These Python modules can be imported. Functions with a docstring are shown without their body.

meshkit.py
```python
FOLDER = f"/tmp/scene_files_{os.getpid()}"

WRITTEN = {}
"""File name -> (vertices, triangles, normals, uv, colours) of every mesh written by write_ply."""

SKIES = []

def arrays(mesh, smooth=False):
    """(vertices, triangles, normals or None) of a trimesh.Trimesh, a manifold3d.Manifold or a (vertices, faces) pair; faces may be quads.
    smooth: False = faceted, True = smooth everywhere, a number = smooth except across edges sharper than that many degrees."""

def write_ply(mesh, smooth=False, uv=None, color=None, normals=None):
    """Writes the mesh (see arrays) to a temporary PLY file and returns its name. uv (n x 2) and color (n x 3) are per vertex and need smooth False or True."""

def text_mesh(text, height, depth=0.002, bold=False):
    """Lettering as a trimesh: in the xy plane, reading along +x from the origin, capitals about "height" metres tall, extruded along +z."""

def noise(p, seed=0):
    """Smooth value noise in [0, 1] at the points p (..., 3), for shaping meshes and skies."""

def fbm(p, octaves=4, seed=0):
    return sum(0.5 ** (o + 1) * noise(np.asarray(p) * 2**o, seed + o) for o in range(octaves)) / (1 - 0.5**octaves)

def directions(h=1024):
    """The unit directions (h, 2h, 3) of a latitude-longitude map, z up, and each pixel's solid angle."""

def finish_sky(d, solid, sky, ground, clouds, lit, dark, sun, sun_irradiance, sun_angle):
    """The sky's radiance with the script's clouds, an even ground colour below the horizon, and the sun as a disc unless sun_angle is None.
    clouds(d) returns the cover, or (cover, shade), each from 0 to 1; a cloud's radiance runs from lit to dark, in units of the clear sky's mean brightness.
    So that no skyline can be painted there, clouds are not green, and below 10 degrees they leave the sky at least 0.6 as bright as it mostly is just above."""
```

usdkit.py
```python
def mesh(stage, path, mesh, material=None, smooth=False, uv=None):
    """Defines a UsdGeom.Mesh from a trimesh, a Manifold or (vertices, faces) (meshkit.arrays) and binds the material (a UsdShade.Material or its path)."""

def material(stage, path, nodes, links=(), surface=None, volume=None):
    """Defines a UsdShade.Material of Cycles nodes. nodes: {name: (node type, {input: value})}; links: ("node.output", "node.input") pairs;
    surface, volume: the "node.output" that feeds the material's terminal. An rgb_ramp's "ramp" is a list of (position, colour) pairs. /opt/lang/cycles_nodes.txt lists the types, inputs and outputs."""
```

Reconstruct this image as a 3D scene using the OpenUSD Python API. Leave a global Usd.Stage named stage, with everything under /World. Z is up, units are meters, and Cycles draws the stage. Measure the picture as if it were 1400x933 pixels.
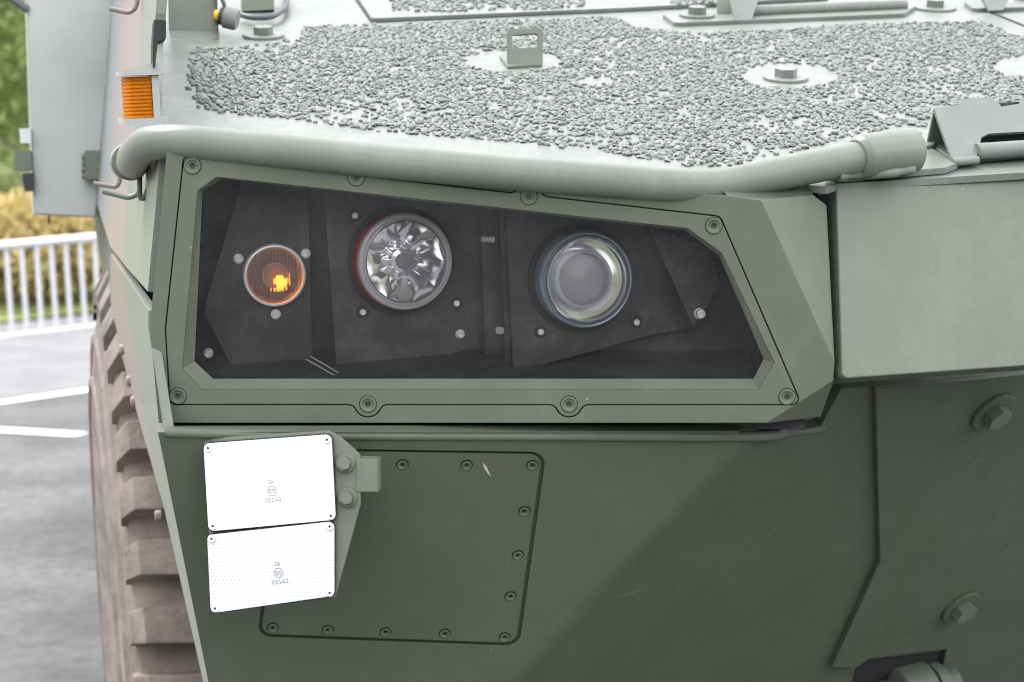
import math, random
import numpy as np, trimesh, usdkit, meshkit
import manifold3d as m3
import shapely.geometry as sg
from shapely import affinity
from shapely.ops import unary_union
from pxr import Usd, UsdGeom, UsdLux, UsdShade, Gf, Sdf

random.seed(7); rng = np.random.default_rng(7)
rad = math.radians
stage = Usd.Stage.CreateInMemory()
UsdGeom.SetStageUpAxis(stage, 'Z'); UsdGeom.SetStageMetersPerUnit(stage, 1.0)
UsdGeom.Xform.Define(stage, '/World'); UsdGeom.Scope.Define(stage, '/World/Looks')

# ------------------------------------------------------------------ camera
EYE = np.array([0, 0, 1.62]); PITCH, ROLL, FPX = rad(7.0), rad(2.3), 2860.0
FW = np.array([0, math.cos(PITCH), -math.sin(PITCH)]); U0 = np.array([0, math.sin(PITCH), math.cos(PITCH)]); R0 = np.array([1.0, 0, 0])
CR = math.cos(ROLL) * R0 - math.sin(ROLL) * U0          # camera right
CU = math.sin(ROLL) * R0 + math.cos(ROLL) * U0          # camera up
cam = UsdGeom.Camera.Define(stage, '/World/camera')
cam.CreateHorizontalApertureAttr(36.0); cam.CreateVerticalApertureAttr(24.0); cam.CreateFocalLengthAttr(36.0 * FPX / 1400)
cam.CreateFStopAttr(9.0); cam.CreateFocusDistanceAttr(2.27); cam.CreateClippingRangeAttr(Gf.Vec2f(0.05, 2000))
M = np.eye(4); M[:3, 0], M[:3, 1], M[:3, 2], M[:3, 3] = CR, CU, -FW, EYE
cam.AddTransformOp().Set(Gf.Matrix4d(*M.T.ravel().tolist()))
cam.CreateExposureAttr(1.52)

# ------------------------------------------------------------------ sky and sun (overcast)
SUN_EL, SUN_DIR = rad(58), np.array([-0.75, 0.66])
SUN = np.array([*(SUN_DIR / np.linalg.norm(SUN_DIR) * math.cos(SUN_EL)), math.sin(SUN_EL)])
sky = usdkit.material(stage, '/World/Looks/sky_overcast', {
    'tc': ('texture_coordinate', {}), 'sep': ('separate_xyz', {}),
    'sk': ('sky_texture', {'sky_type': 'single_scattering', 'sun_disc': False, 'sun_elevation': SUN_EL, 'sun_rotation': math.atan2(SUN[0], SUN[1])}),
    'n': ('noise_texture', {'scale': 2.2, 'detail': 5.0, 'roughness': 0.55}),
    'cov': ('rgb_ramp', {'ramp': [(0.3, (0.86,) * 3), (0.6, (0.98,) * 3)]}),
    'grad': ('rgb_ramp', {'ramp': [(0.0, (0.26, 0.265, 0.275)), (0.3, (0.50, 0.505, 0.515)), (1.0, (1.0, 1.0, 1.0))]}),
    'tone': ('rgb_ramp', {'ramp': [(0.3, (7.6, 7.75, 8.0)), (0.7, (10.4, 10.5, 10.6))]}),
    'mul': ('mix_color', {'blend_type': 'multiply', 'fac': 1.0, 'use_clamp': False}),
    'mx': ('mix_color', {'blend_type': 'mix', 'use_clamp': False}),
    'bg': ('background_shader', {'strength': 0.15})},
    [('tc.generated', 'n.vector'), ('tc.generated', 'sep.vector'), ('sep.z', 'grad.fac'), ('n.fac', 'cov.fac'), ('n.fac', 'tone.fac'),
     ('tone.color', 'mul.a'), ('grad.color', 'mul.b'), ('cov.color', 'mx.fac'), ('sk.color', 'mx.a'), ('mul.result', 'mx.b'), ('mx.result', 'bg.color')],
    surface='bg.background')
dome = UsdLux.DomeLight.Define(stage, '/World/sky'); dome.CreateIntensityAttr(1.0)
UsdShade.MaterialBindingAPI.Apply(dome.GetPrim()).Bind(sky)
dome.GetPrim().SetCustomDataByKey('kind', 'structure')
dome.GetPrim().SetCustomDataByKey('label', 'pale overcast sky above the trees'); dome.GetPrim().SetCustomDataByKey('category', 'sky')
sun = UsdLux.DistantLight.Define(stage, '/World/sun'); sun.CreateIntensityAttr(0.4); sun.CreateAngleAttr(25.0); sun.CreateNormalizeAttr(True) if hasattr(sun, 'CreateNormalizeAttr') else None
sun.CreateColorAttr(Gf.Vec3f(1.0, 0.97, 0.93))
zz = SUN; xx = np.cross([0, 0, 1.0], zz); xx /= np.linalg.norm(xx); yy = np.cross(zz, xx)
SM = np.eye(4); SM[:3, 0], SM[:3, 1], SM[:3, 2] = xx, yy, zz
sun.AddTransformOp().Set(Gf.Matrix4d(*SM.T.ravel().tolist()))

# ------------------------------------------------------------------ helpers: naming and prims
used = {}
def path_for(name, parent):
    base = str(parent.GetPath()) if parent else '/World'
    k = (base, name); i = used.get(k, 0); used[k] = i + 1
    return f'{base}/{name}' + (f'_{i:03d}' if i else '')
ORIGIN = {}
def tag(p, label=None, cat=None, group=None, kind=None):
    for k, v in (('label', label), ('category', cat), ('group', group), ('kind', kind)):
        if v: p.SetCustomDataByKey(k, v)
    return p
def thing(name, loc, label, cat, group=None):
    x = UsdGeom.Xform.Define(stage, path_for(name, None)); x.AddTranslateOp().Set(Gf.Vec3d(*map(float, loc)))
    ORIGIN[str(x.GetPath())] = np.array(loc, float)
    return tag(x.GetPrim(), label, cat, group)
def arr(m):
    if hasattr(m, 'to_mesh'):
        q = m.to_mesh(); return np.array(q.vert_properties[:, :3], float), np.array(q.tri_verts, int)
    if isinstance(m, tuple):
        v, f = np.asarray(m[0], float), np.asarray(m[1], int)
        if f.shape[1] == 4: f = np.vstack([f[:, [0, 1, 2]], f[:, [0, 2, 3]]])
        return v, f
    return np.array(m.vertices), np.array(m.faces)
def join(ms):
    V, F, n = [], [], 0
    for m in ms:
        v, f = arr(m); V.append(v); F.append(f + n); n += len(v)
    return trimesh.Trimesh(np.vstack(V), np.vstack(F), process=False)
def obj(name, mesh, mat, parent=None, smooth=False, label=None, cat=None, group=None, kind=None):
    if isinstance(mesh, list): mesh = join(mesh)
    v, f = arr(mesh)
    if parent:
        v = v - ORIGIN[('/'.join(str(parent.GetPath()).split('/')[:3]))]
    t = trimesh.Trimesh(v, f, process=False)
    if smooth: t.merge_vertices()
    p = usdkit.mesh(stage, path_for(name, parent), t, mat, smooth=smooth).GetPrim()
    return tag(p, label, cat, group, kind)

# ------------------------------------------------------------------ helpers: geometry
def unit(v): v = np.asarray(v, float); return v / np.linalg.norm(v)
def ray(px, py): return FW + (px - 700) / FPX * CR + (466.5 - py) / FPX * CU
def atd(px, py, d): return EYE + ray(px, py) * d        # point at forward distance d
def proj(P):
    q = np.asarray(P) - EYE; d = q @ FW
    return np.stack([700 + FPX * (q @ CR) / d, 466.5 - FPX * (q @ CU) / d], -1)
class Plane:
    """A plane of the place: a point, a normal, and two axes in it (u roughly to the right, v roughly up)."""
    def __init__(s, P, n, right=None):
        s.P, s.n = np.asarray(P, float), unit(n)
        r = CR if right is None else np.asarray(right)
        s.u = unit(r - (r @ s.n) * s.n); s.v = np.cross(s.n, s.u)
    def at(s, px, py):
        r = ray(px, py); return EYE + r * (((s.P - EYE) @ s.n) / (r @ s.n))
    def off(s, d): return Plane(s.P + s.n * d, s.n, s.u)
    def loc(s, p): q = np.asarray(p) - s.P; return np.stack([q @ s.u, q @ s.v], -1)
    def xy(s, pts): return np.array([s.loc(s.at(*p)) for p in pts])
    def poly(s, pts): return sg.Polygon(s.xy(pts)).buffer(0)
    def out(s, v):                                        # local (u, v, height) to the place
        v = np.asarray(v, float); return s.P + v[:, :1] * s.u + v[:, 1:2] * s.v + v[:, 2:3] * s.n
    def frame(s, P=None): return (s.P if P is None else np.asarray(P), s.u, s.v, s.n)
def fromyaw(yaw, tilt):                                   # normal facing the viewer; yaw turns it to the right, tilt up
    y, t = rad(yaw), rad(tilt); return np.array([math.sin(y) * math.cos(t), -math.cos(y) * math.cos(t), math.sin(t)])
def rounded(poly, r, out=True):
    if out: poly = poly.buffer(-r, quad_segs=5).buffer(r, quad_segs=5)
    return poly
def extr(poly, thick, top=0.0, ch=0.0):
    """Extrude a shapely polygon to local z in [top-thick, top], front edge chamfered by ch where the outline allows it."""
    ms = []
    for g in getattr(poly, 'geoms', [poly]):
        if g.is_empty or g.area < 1e-9: continue
        g = g.simplify(1e-5)
        def cs(p): return m3.CrossSection([np.array(p.exterior.coords)[:-1]] + [np.array(i.coords)[:-1] for i in p.interiors], m3.FillRule.EvenOdd)
        if ch:
            n = 3
            M_ = m3.Manifold.extrude(cs(g), thick - ch).translate([0, 0, top - thick])
            for k in range(n):
                a = math.pi / 2 * (k + .5) / n
                inn = g.buffer(-ch * (1 - math.cos(a)), join_style=2)
                z0 = top - ch + ch * math.sin(math.pi / 2 * k / n); z1 = top - ch + ch * math.sin(math.pi / 2 * (k + 1) / n)
                for q in getattr(inn, 'geoms', [inn]):
                    if not q.is_empty: M_ = M_ + m3.Manifold.extrude(cs(q), z1 - z0).translate([0, 0, z0])
        else:
            M_ = m3.Manifold.extrude(cs(g), thick).translate([0, 0, top - thick])
        ms.append(M_)
    r = ms[0]
    for q in ms[1:]: r = r + q
    return r
def on(fr, m):
    P, a, b, n = fr; v, f = arr(m)
    return trimesh.Trimesh(P + v[:, :1] * a + v[:, 1:2] * b + v[:, 2:3] * n, f, process=False)
def plate(pl, pts, thick, top=0.0, holes=(), r=0.0, ch=0.0):
    g = pl.poly(pts) if not isinstance(pts, (sg.Polygon, sg.MultiPolygon)) else pts
    if r: g = rounded(g, r)
    for h in holes: g = g.difference(h)
    return on(pl.frame(), extr(g, thick, top, ch))
def lathe(profile, fr, n=48, squash=1.0):
    pr = np.array(profile, float); a = np.linspace(0, 2 * np.pi, n, endpoint=False); k = len(pr)
    v = np.stack([np.outer(np.cos(a), pr[:, 0]), np.outer(np.sin(a), pr[:, 0]), np.broadcast_to(pr[:, 1], (n, k))], -1).reshape(-1, 3)
    F = []
    for i in range(n):
        j = (i + 1) % n
        for q in range(k - 1):
            F += [[i * k + q, j * k + q, j * k + q + 1], [i * k + q, j * k + q + 1, i * k + q + 1]]
    P, x, y, z = fr
    return trimesh.Trimesh(P + v[:, :1] * x + v[:, 1:2] * y + v[:, 2:3] * z, F, process=False)
def spline(pts, n=8):
    p = np.array(pts, float); p = np.vstack([2 * p[0] - p[1], p, 2 * p[-1] - p[-2]]); out = []
    for i in range(1, len(p) - 2):
        for t in np.linspace(0, 1, n, endpoint=False):
            a, b, c, d = p[i - 1:i + 3]
            out.append(.5 * (2 * b + (c - a) * t + (2 * a - 5 * b + 4 * c - d) * t * t + (3 * b - a - 3 * c + d) * t ** 3))
    out.append(p[-2]); return np.array(out)
def fillet_path(pts, r, n=10):
    """Straight runs joined by arcs-like bends."""
    p = [np.array(q, float) for q in pts]; out = [p[0]]
    for i in range(1, len(p) - 1):
        a, b = p[i - 1] - p[i], p[i + 1] - p[i]; ri = r[i - 1] if isinstance(r, (list, tuple)) else r
        l = min(ri, .48 * np.linalg.norm(a), .48 * np.linalg.norm(b)); s, e = p[i] + unit(a) * l, p[i] + unit(b) * l
        for t in np.linspace(0, 1, n): out.append((1 - t) ** 2 * s + 2 * t * (1 - t) * p[i] + t * t * e)
    out.append(p[-1]); return np.array(out)
def tube(path, rr, n=20, caps=True):
    p = np.asarray(path, float); t = np.gradient(p, axis=0); t /= np.linalg.norm(t, axis=1, keepdims=True)
    a = np.cross(t[0], [0, 0, 1.0]); a = unit(a if np.linalg.norm(a) > .1 else np.cross(t[0], [1.0, 0, 0])); A = []
    for k in t:
        a = unit(a - (a @ k) * k); A.append(a)
    A = np.array(A); B = np.cross(t, A); ang = np.arange(n) * 2 * np.pi / n
    rr = np.broadcast_to(rr, (len(p),))
    v = p[:, None] + rr[:, None, None] * (np.cos(ang)[None, :, None] * A[:, None] + np.sin(ang)[None, :, None] * B[:, None])
    i, j = np.meshgrid(np.arange(len(p) - 1), np.arange(n), indexing='ij')
    q = np.stack([i * n + j, i * n + (j + 1) % n, (i + 1) * n + (j + 1) % n, (i + 1) * n + j], -1).reshape(-1, 4)
    v = v.reshape(-1, 3); f = np.vstack([q[:, [0, 1, 2]], q[:, [0, 2, 3]]])
    if caps:
        m = len(v); v = np.vstack([v, p[:1], p[-1:]])
        c = [[m, (k + 1) % n, k] for k in range(n)] + [[m + 1, (len(p) - 1) * n + k, (len(p) - 1) * n + (k + 1) % n] for k in range(n)]
        f = np.vstack([f, c])
    return trimesh.Trimesh(v, f, process=False)
def cyl(r, z0, z1, n=32): return m3.Manifold.cylinder(z1 - z0, r, r, n).translate([0, 0, z0])
def hexa(across, z0, z1, rot=0): return m3.Manifold.cylinder(z1 - z0, across / math.sqrt(3), across / math.sqrt(3), 6).rotate([0, 0, rot]).translate([0, 0, z0])
def bevelhex(across, z0, z1, rot=0):
    R_ = across / math.sqrt(3)
    cone = m3.Manifold.cylinder(z1 - z0, R_ * 1.0 + (z1 - z0) * 1.2, R_ * .93, 40).translate([0, 0, z0])
    return hexa(across, z0, z1, rot) ^ cone
def dome_cyl(r, z0, z1, e=.0008, n=28):
    return m3.Manifold.hull_points(np.vstack([[[rr * math.cos(a), rr * math.sin(a), z] for a in np.linspace(0, 2 * np.pi, n, endpoint=False)] for rr, z in ((r, z0), (r, z1 - e), (r - e * .4, z1 - e * .3), (r - e, z1))]))
def csk_screw(fr, r, rot=0):
    """Countersunk socket screw: ring, groove and a hexagonal recess."""
    b = dome_cyl(r, -.004, .0008, .0006) - m3.Manifold.cylinder(.0016, r * .52, r * .78, 28).translate([0, 0, -.0007]) - hexa(r * .66, -.0038, .01, rot)
    return on(fr, b)
def cap_screw(fr, r, h, rot=0, wash=1.25):
    b = dome_cyl(r * wash, -.0005, .0012, .0004) + dome_cyl(r, 0, h, .0010) - hexa(r * .95, h - r * .7, h + .01, rot)
    return on(fr, b)
def washer(fr, r, h, hole=None):
    return on(fr, dome_cyl(r, 0, h, h * .3, 48))
def plane3(a, b, d): return Plane(a, (lambda n: n if n @ FW < 0 else -n)(np.cross(b - a, d)))

# ------------------------------------------------------------------ materials
LK = '/World/Looks/'
def paint(name, col, rough=0.5, dust=0.0, bev=.0016, spec=.5, chips=.0, bump=.12, var=.10):
    c = np.array(col)
    N = {'g': ('geometry', {}), 'n1': ('noise_texture', {'scale': 7.0, 'detail': 4.0}), 'r1': ('rgb_ramp', {'ramp': [(0.3, tuple(c * (1 - var))), (0.7, tuple(c * (1 + var)))]}),
         'n2': ('noise_texture', {'scale': 260.0, 'detail': 1.0}), 'bv': ('bevel', {'radius': bev, 'samples': 6}),
         'n4': ('noise_texture', {'scale': 38.0, 'detail': 6.0, 'roughness': .7}), 'r4': ('rgb_ramp', {'ramp': [(0.35, (rough * .88,) * 3), (0.7, (min(1, rough * 1.12),) * 3)]}),
         'b': ('bump', {'strength': bump, 'distance': .0006}), 'p': ('principled_bsdf', {'specular_ior_level': spec})}
    L = [('g.position', 'n1.vector'), ('g.position', 'n2.vector'), ('g.position', 'n4.vector'), ('n1.fac', 'r1.fac'), ('n2.fac', 'b.height'), ('bv.bevel', 'b.normal'), ('b.normal', 'p.normal'), ('n4.fac', 'r4.fac'), ('r4.color', 'p.roughness')]
    if not bev: L.remove(('bv.bevel', 'b.normal')); N.pop('bv')
    last = 'r1.color'
    if dust:                                             # grime: broad pale dust, and fine pale specks
        N['n5'] = ('noise_texture', {'scale': 14.0, 'detail': 8.0, 'roughness': .75}); N['r5'] = ('rgb_ramp', {'ramp': [(0.48, (0,) * 3), (0.75, (dust,) * 3)]})
        N['m5'] = ('mix_color', {'b': tuple(np.minimum(1, c * .6 + .20))})
        L += [('g.position', 'n5.vector'), ('n5.fac', 'r5.fac'), ('r5.color', 'm5.fac'), (last, 'm5.a')]; last = 'm5.result'
    if chips:
        N['v'] = ('voronoi_texture', {'scale': 42.0}); N['rv'] = ('rgb_ramp', {'ramp': [(0.0, (1,) * 3), (0.032, (1,) * 3), (0.05, (0,) * 3)]})
        N['nv'] = ('noise_texture', {'scale': 11.0, 'detail': 2.0}); N['rn'] = ('rgb_ramp', {'ramp': [(0.56, (0,) * 3), (0.62, (chips,) * 3)]})
        N['mm'] = ('math', {'math_type': 'multiply'}); N['m6'] = ('mix_color', {'b': tuple(np.minimum(1, c + .28))})
        L += [('g.position', 'v.vector'), ('g.position', 'nv.vector'), ('v.distance', 'rv.fac'), ('nv.fac', 'rn.fac'), ('rv.color', 'mm.value1'), ('rn.color', 'mm.value2'), ('mm.value', 'm6.fac'), (last, 'm6.a')]; last = 'm6.result'
    L.append((last, 'p.base_color'))
    return usdkit.material(stage, LK + name, N, L, surface='p.BSDF')
def plain(name, col, rough=.5, metal=0, spec=.5, extra=None):
    d = {'base_color': tuple(col), 'roughness': rough, 'metallic': metal, 'specular_ior_level': spec}; d.update(extra or {})
    return usdkit.material(stage, LK + name, {'p': ('principled_bsdf', d)}, surface='p.BSDF')
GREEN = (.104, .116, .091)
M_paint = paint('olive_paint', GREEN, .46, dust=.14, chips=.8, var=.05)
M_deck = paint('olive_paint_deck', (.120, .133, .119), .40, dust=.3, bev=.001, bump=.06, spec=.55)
M_grit = usdkit.material(stage, LK + 'painted_grit', {'g': ('geometry', {}), 'r': ('rgb_ramp', {'ramp': [(0, (.155, .169, .156)), (1, (.245, .260, .242))]}), 'p': ('principled_bsdf', {'roughness': .62})},
                         [('g.random_per_island', 'r.fac'), ('r.color', 'p.base_color')], surface='p.BSDF')
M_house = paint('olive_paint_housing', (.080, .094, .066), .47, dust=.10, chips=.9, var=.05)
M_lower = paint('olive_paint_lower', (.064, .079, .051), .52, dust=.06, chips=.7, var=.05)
M_screw = paint('olive_paint_screw', (.084, .098, .070), .45, bev=.0003)
M_tube = paint('olive_paint_tube', (.115, .128, .106), .42, dust=.2, bev=0, chips=.8)
M_dark = plain('shadow_black', (.012, .012, .012), .8)
M_inner = paint('black_lamp_box', (.046, .044, .048), .50, dust=.42, bev=.0006, bump=.25, var=.30)
M_steel = plain('bright_steel', (.86, .85, .84), .30, .45)
M_chrome = plain('chrome', (.88, .88, .89), .07, 1.0)
M_ring = plain('grey_bezel', (.55, .55, .56), .28, .2)
M_blue = plain('blue_grey_bezel', (.30, .36, .42), .18, .2)
M_red = plain('red_gasket', (.50, .045, .02), .5)
M_black = plain('black_rubber', (.02, .02, .021), .6)
M_white = usdkit.material(stage, LK + 'white_reflective', {'g': ('geometry', {}), 'v': ('voronoi_texture', {'scale': 420.0, 'feature': 'distance_to_edge'}), 'b': ('bump', {'strength': .25, 'distance': .0004}),
    'p': ('principled_bsdf', {'base_color': (.60, .60, .615), 'roughness': .3, 'coat_weight': .6, 'coat_roughness': .08})}, [('g.position', 'v.vector'), ('v.distance', 'b.height'), ('b.normal', 'p.normal')], surface='p.BSDF')
PRU = np.array([.9945, -.1045, 0]); PRV = np.array([0, 0, 1.0])
M_cell = usdkit.material(stage, LK + 'white_cell_reflective', {'g': ('geometry', {}), 'd1': ('vector_math', {'math_type': 'dot_product', 'vector2': tuple(PRU - .577 * PRV)}), 'd2': ('vector_math', {'math_type': 'dot_product', 'vector2': tuple(1.1547 * PRV)}), 'cx': ('combine_xyz', {}),
    'v': ('voronoi_texture', {'dimensions': '2D', 'scale': 230.0, 'feature': 'f1', 'randomness': 0.0}), 'r': ('rgb_ramp', {'ramp': [(.15, (.42, .42, .45)), (.42, (.53, .53, .545))]}), 'nz': ('noise_texture', {'scale': 22.0}), 'rz': ('rgb_ramp', {'ramp': [(.3, (.92,) * 3), (.65, (1.06,) * 3)]}), 'm': ('mix_color', {'blend_type': 'multiply', 'fac': 1.0, 'use_clamp': False}), 'p': ('principled_bsdf', {'roughness': .3, 'coat_weight': .5})},
    [('g.position', 'd1.vector1'), ('g.position', 'd2.vector1'), ('g.position', 'nz.vector'), ('nz.fac', 'rz.fac'), ('d1.value', 'cx.x'), ('d2.value', 'cx.y'), ('cx.vector', 'v.vector'), ('v.distance', 'r.fac'), ('r.color', 'm.a'), ('rz.color', 'm.b'), ('m.result', 'p.base_color')], surface='p.BSDF')
M_print = plain('grey_print', (.30, .30, .31), .6)
M_yellow = plain('yellow_plastic', (.75, .42, .02), .4)
M_cable = plain('dark_cable', (.07, .065, .075), .5)
def pane(name, tint, ior=1.5, rough=0.0):
    return usdkit.material(stage, LK + name, {'t': ('transparent_bsdf', {'color': tint}), 'gl': ('glossy_bsdf', {'color': (1, 1, 1), 'roughness': rough}), 'f': ('fresnel', {'IOR': ior}), 'm': ('mix_closure', {})},
                           [('f.fac', 'm.fac'), ('t.BSDF', 'm.closure1'), ('gl.BSDF', 'm.closure2')], surface='m.closure')
M_pane = pane('window_pane', (.97, .965, .975), 1.38, .01)
M_lens = usdkit.material(stage, LK + 'clear_lens', {'t': ('transparent_bsdf', {'color': (.97, .97, .97)}), 'd': ('diffuse_bsdf', {'color': (.85, .85, .87)}), 'm0': ('mix_closure', {'fac': .13}), 'gl': ('glossy_bsdf', {'color': (1, 1, 1), 'roughness': .01}), 'f': ('fresnel', {'IOR': 1.5}), 'm': ('mix_closure', {})},
    [('t.BSDF', 'm0.closure1'), ('d.BSDF', 'm0.closure2'), ('f.fac', 'm.fac'), ('m0.closure', 'm.closure1'), ('gl.BSDF', 'm.closure2')], surface='m.closure')
M_glass = plain('thick_glass', (.97, .98, .98), .0, 0, .5, {'transmission_weight': 1.0, 'ior': 1.5})
M_amber = usdkit.material(stage, LK + 'amber_lens', {'p': ('principled_bsdf', {'base_color': (1.0, .34, .02), 'roughness': .15, 'coat_weight': .4}), 't': ('translucent_bsdf', {'color': (1.0, .55, .06)}), 'm': ('mix_closure', {'fac': .68})},
                          [('p.BSDF', 'm.closure1'), ('t.BSDF', 'm.closure2')], surface='m.closure')

# ------------------------------------------------------------------ the vehicle's main directions and planes
YAW = rad(13); RV = np.array([math.cos(YAW), math.sin(YAW), 0]); LV = np.array([-math.sin(YAW), math.cos(YAW), 0]); FV = -LV; ZV = np.array([0, 0, 1.0])
ROOT = np.array([0.0, 2.4, 0.0])
P_house = Plane(atd(640, 580, 2.25), fromyaw(2, -5))
P_lower = Plane(atd(640, 595, 2.250), fromyaw(6, -26))
cA, cB = P_lower.at(1028, 594), P_lower.at(640, 1000)
H20 = np.array([math.cos(rad(33)), math.sin(rad(33)), 0])
P_facet = plane3(cA, cB, H20)
P_deck = Plane(atd(640, 246, 2.275), fromyaw(13, 77))
P_right = Plane(P_deck.at(1145, 251), fromyaw(16, 14))

veh = thing('armoured_vehicle', ROOT, 'olive green wheeled armoured vehicle seen close at its headlight corner', 'armoured vehicle')

# ---- lower hull nose: two flat facets joined by a soft bend, with the recess of the access panel
acc = rounded(P_lower.poly([(392, 617), (742, 622), (706, 881), (356, 868)]), .014)
w = .014
eu = unit(cB - cA); inl = unit(np.cross(eu, P_lower.n)); inl = inl if inl @ CR < 0 else -inl
inf = unit(np.cross(eu, P_facet.n)); inf = inf if inf @ CR > 0 else -inf
gl = sg.Polygon(P_lower.loc(np.array([P_lower.at(216, 591.5), cA + inl * w + eu * .004, cB + inl * w, P_lower.at(303, 1020), P_lower.at(285, 933)])))
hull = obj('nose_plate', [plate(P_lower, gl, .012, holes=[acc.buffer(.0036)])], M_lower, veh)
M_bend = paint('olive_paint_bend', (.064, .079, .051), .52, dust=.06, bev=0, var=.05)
def bend_cols(c, k):
    cols = [c + inl * (w + .006) + P_lower.n * .0002] + [((1 - t) ** 2) * (c + inl * w) + 2 * t * (1 - t) * c + t * t * (c + inf * w) + (P_lower.n + P_facet.n) * .00015 for t in np.linspace(0, 1, k)] + [c + inf * (w + .006) + P_facet.n * .0002]
    return cols
bc = bend_cols(cA + eu * .007, 9) + bend_cols(cB, 9); kk = len(bc) // 2
obj('bend', (np.array(bc), np.array([[i, i + 1, kk + i + 1, kk + i] for i in range(kk - 1)])), M_bend, hull, smooth=True)
gf = sg.Polygon(P_facet.loc(np.array([cA + inf * w + eu * .004, P_facet.at(1122, 583), P_facet.at(1150, 532), P_facet.at(1266, 522), P_facet.at(1480, 506), P_facet.at(1480, 1010), P_facet.at(642, 1010), cB + inf * w]))).buffer(0)
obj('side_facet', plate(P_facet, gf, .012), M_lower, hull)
obj('edge_bead', [tube(spline([P_lower.off(-.0040).at(226, 591), P_lower.off(-.0040).at(420, 594.5), P_lower.off(-.0040).at(760, 596), P_lower.off(-.0040).at(1024, 596.5), P_facet.off(-.0040).at(1075, 591), P_facet.off(-.0040).at(1124, 584)], 12), .0060, 16)], M_house, hull, smooth=60)
obj('access_recess', plate(P_lower, acc.buffer(.006), .004, top=-.0045), M_lower, hull)
ASC = [(550, 636), (638, 637), (728, 637), (717, 700), (708, 760), (698, 816), (690, 872), (608, 867), (527, 865), (448, 862), (373, 859)]
ap = obj('access_panel', plate(P_lower, acc, .006, top=-.0006, ch=.0016, holes=[sg.Point(*P_lower.loc(P_lower.at(*p))).buffer(.0063, quad_segs=8) for p in ASC]), M_lower, veh)
for i, p in enumerate(ASC):
    obj('screw', csk_screw(P_lower.frame(P_lower.off(-.0010).at(*p)), .0058, 17 * i), M_screw, ap)

# ---- dark body behind the panels, so that gaps look into the vehicle
obj('inner_hull', [plate(P_house, [(232, 290), (1190, 290), (1190, 560), (1110, 600), (222, 600)], .01, top=-.16)], M_dark, veh)

# ---- the rest of the hull behind the nose: body and belly, which shade the ground under it
o_ = P_house.at(205, 446); o_[2] = 0
hb = lambda a, b, z: o_ + RV * a + LV * b + ZV * z
def hexbox(p): return (np.array(p), np.array([[0, 3, 2, 1], [4, 5, 6, 7], [0, 1, 5, 4], [1, 2, 6, 5], [2, 3, 7, 6], [3, 0, 4, 7]]))
obj('hull_body', hexbox([hb(.42, 1.5, .48), hb(2.2, 1.5, .48), hb(2.2, 6.8, .48), hb(.42, 6.8, .48), hb(.14, 1.2, 1.25), hb(2.5, 1.2, 1.25), hb(2.5, 6.8, 1.62), hb(.16, 6.8, 1.62)]), M_lower, veh)
obj('belly', (np.array([P_lower.at(303, 1018) + LV * .02, P_facet.at(642, 1008) + LV * .02, P_facet.at(1480, 1008) + LV * .02, hb(1.6, 1.52, .49), hb(.43, 1.52, .49)]), np.array([[0, 1, 4], [1, 3, 4], [1, 2, 3]])), M_lower, veh)

obj('rubber_seal', plate(P_house, [(226, 570), (1108, 570), (1108, 597), (226, 606)], .004, top=-.034), M_black, veh)
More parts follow.
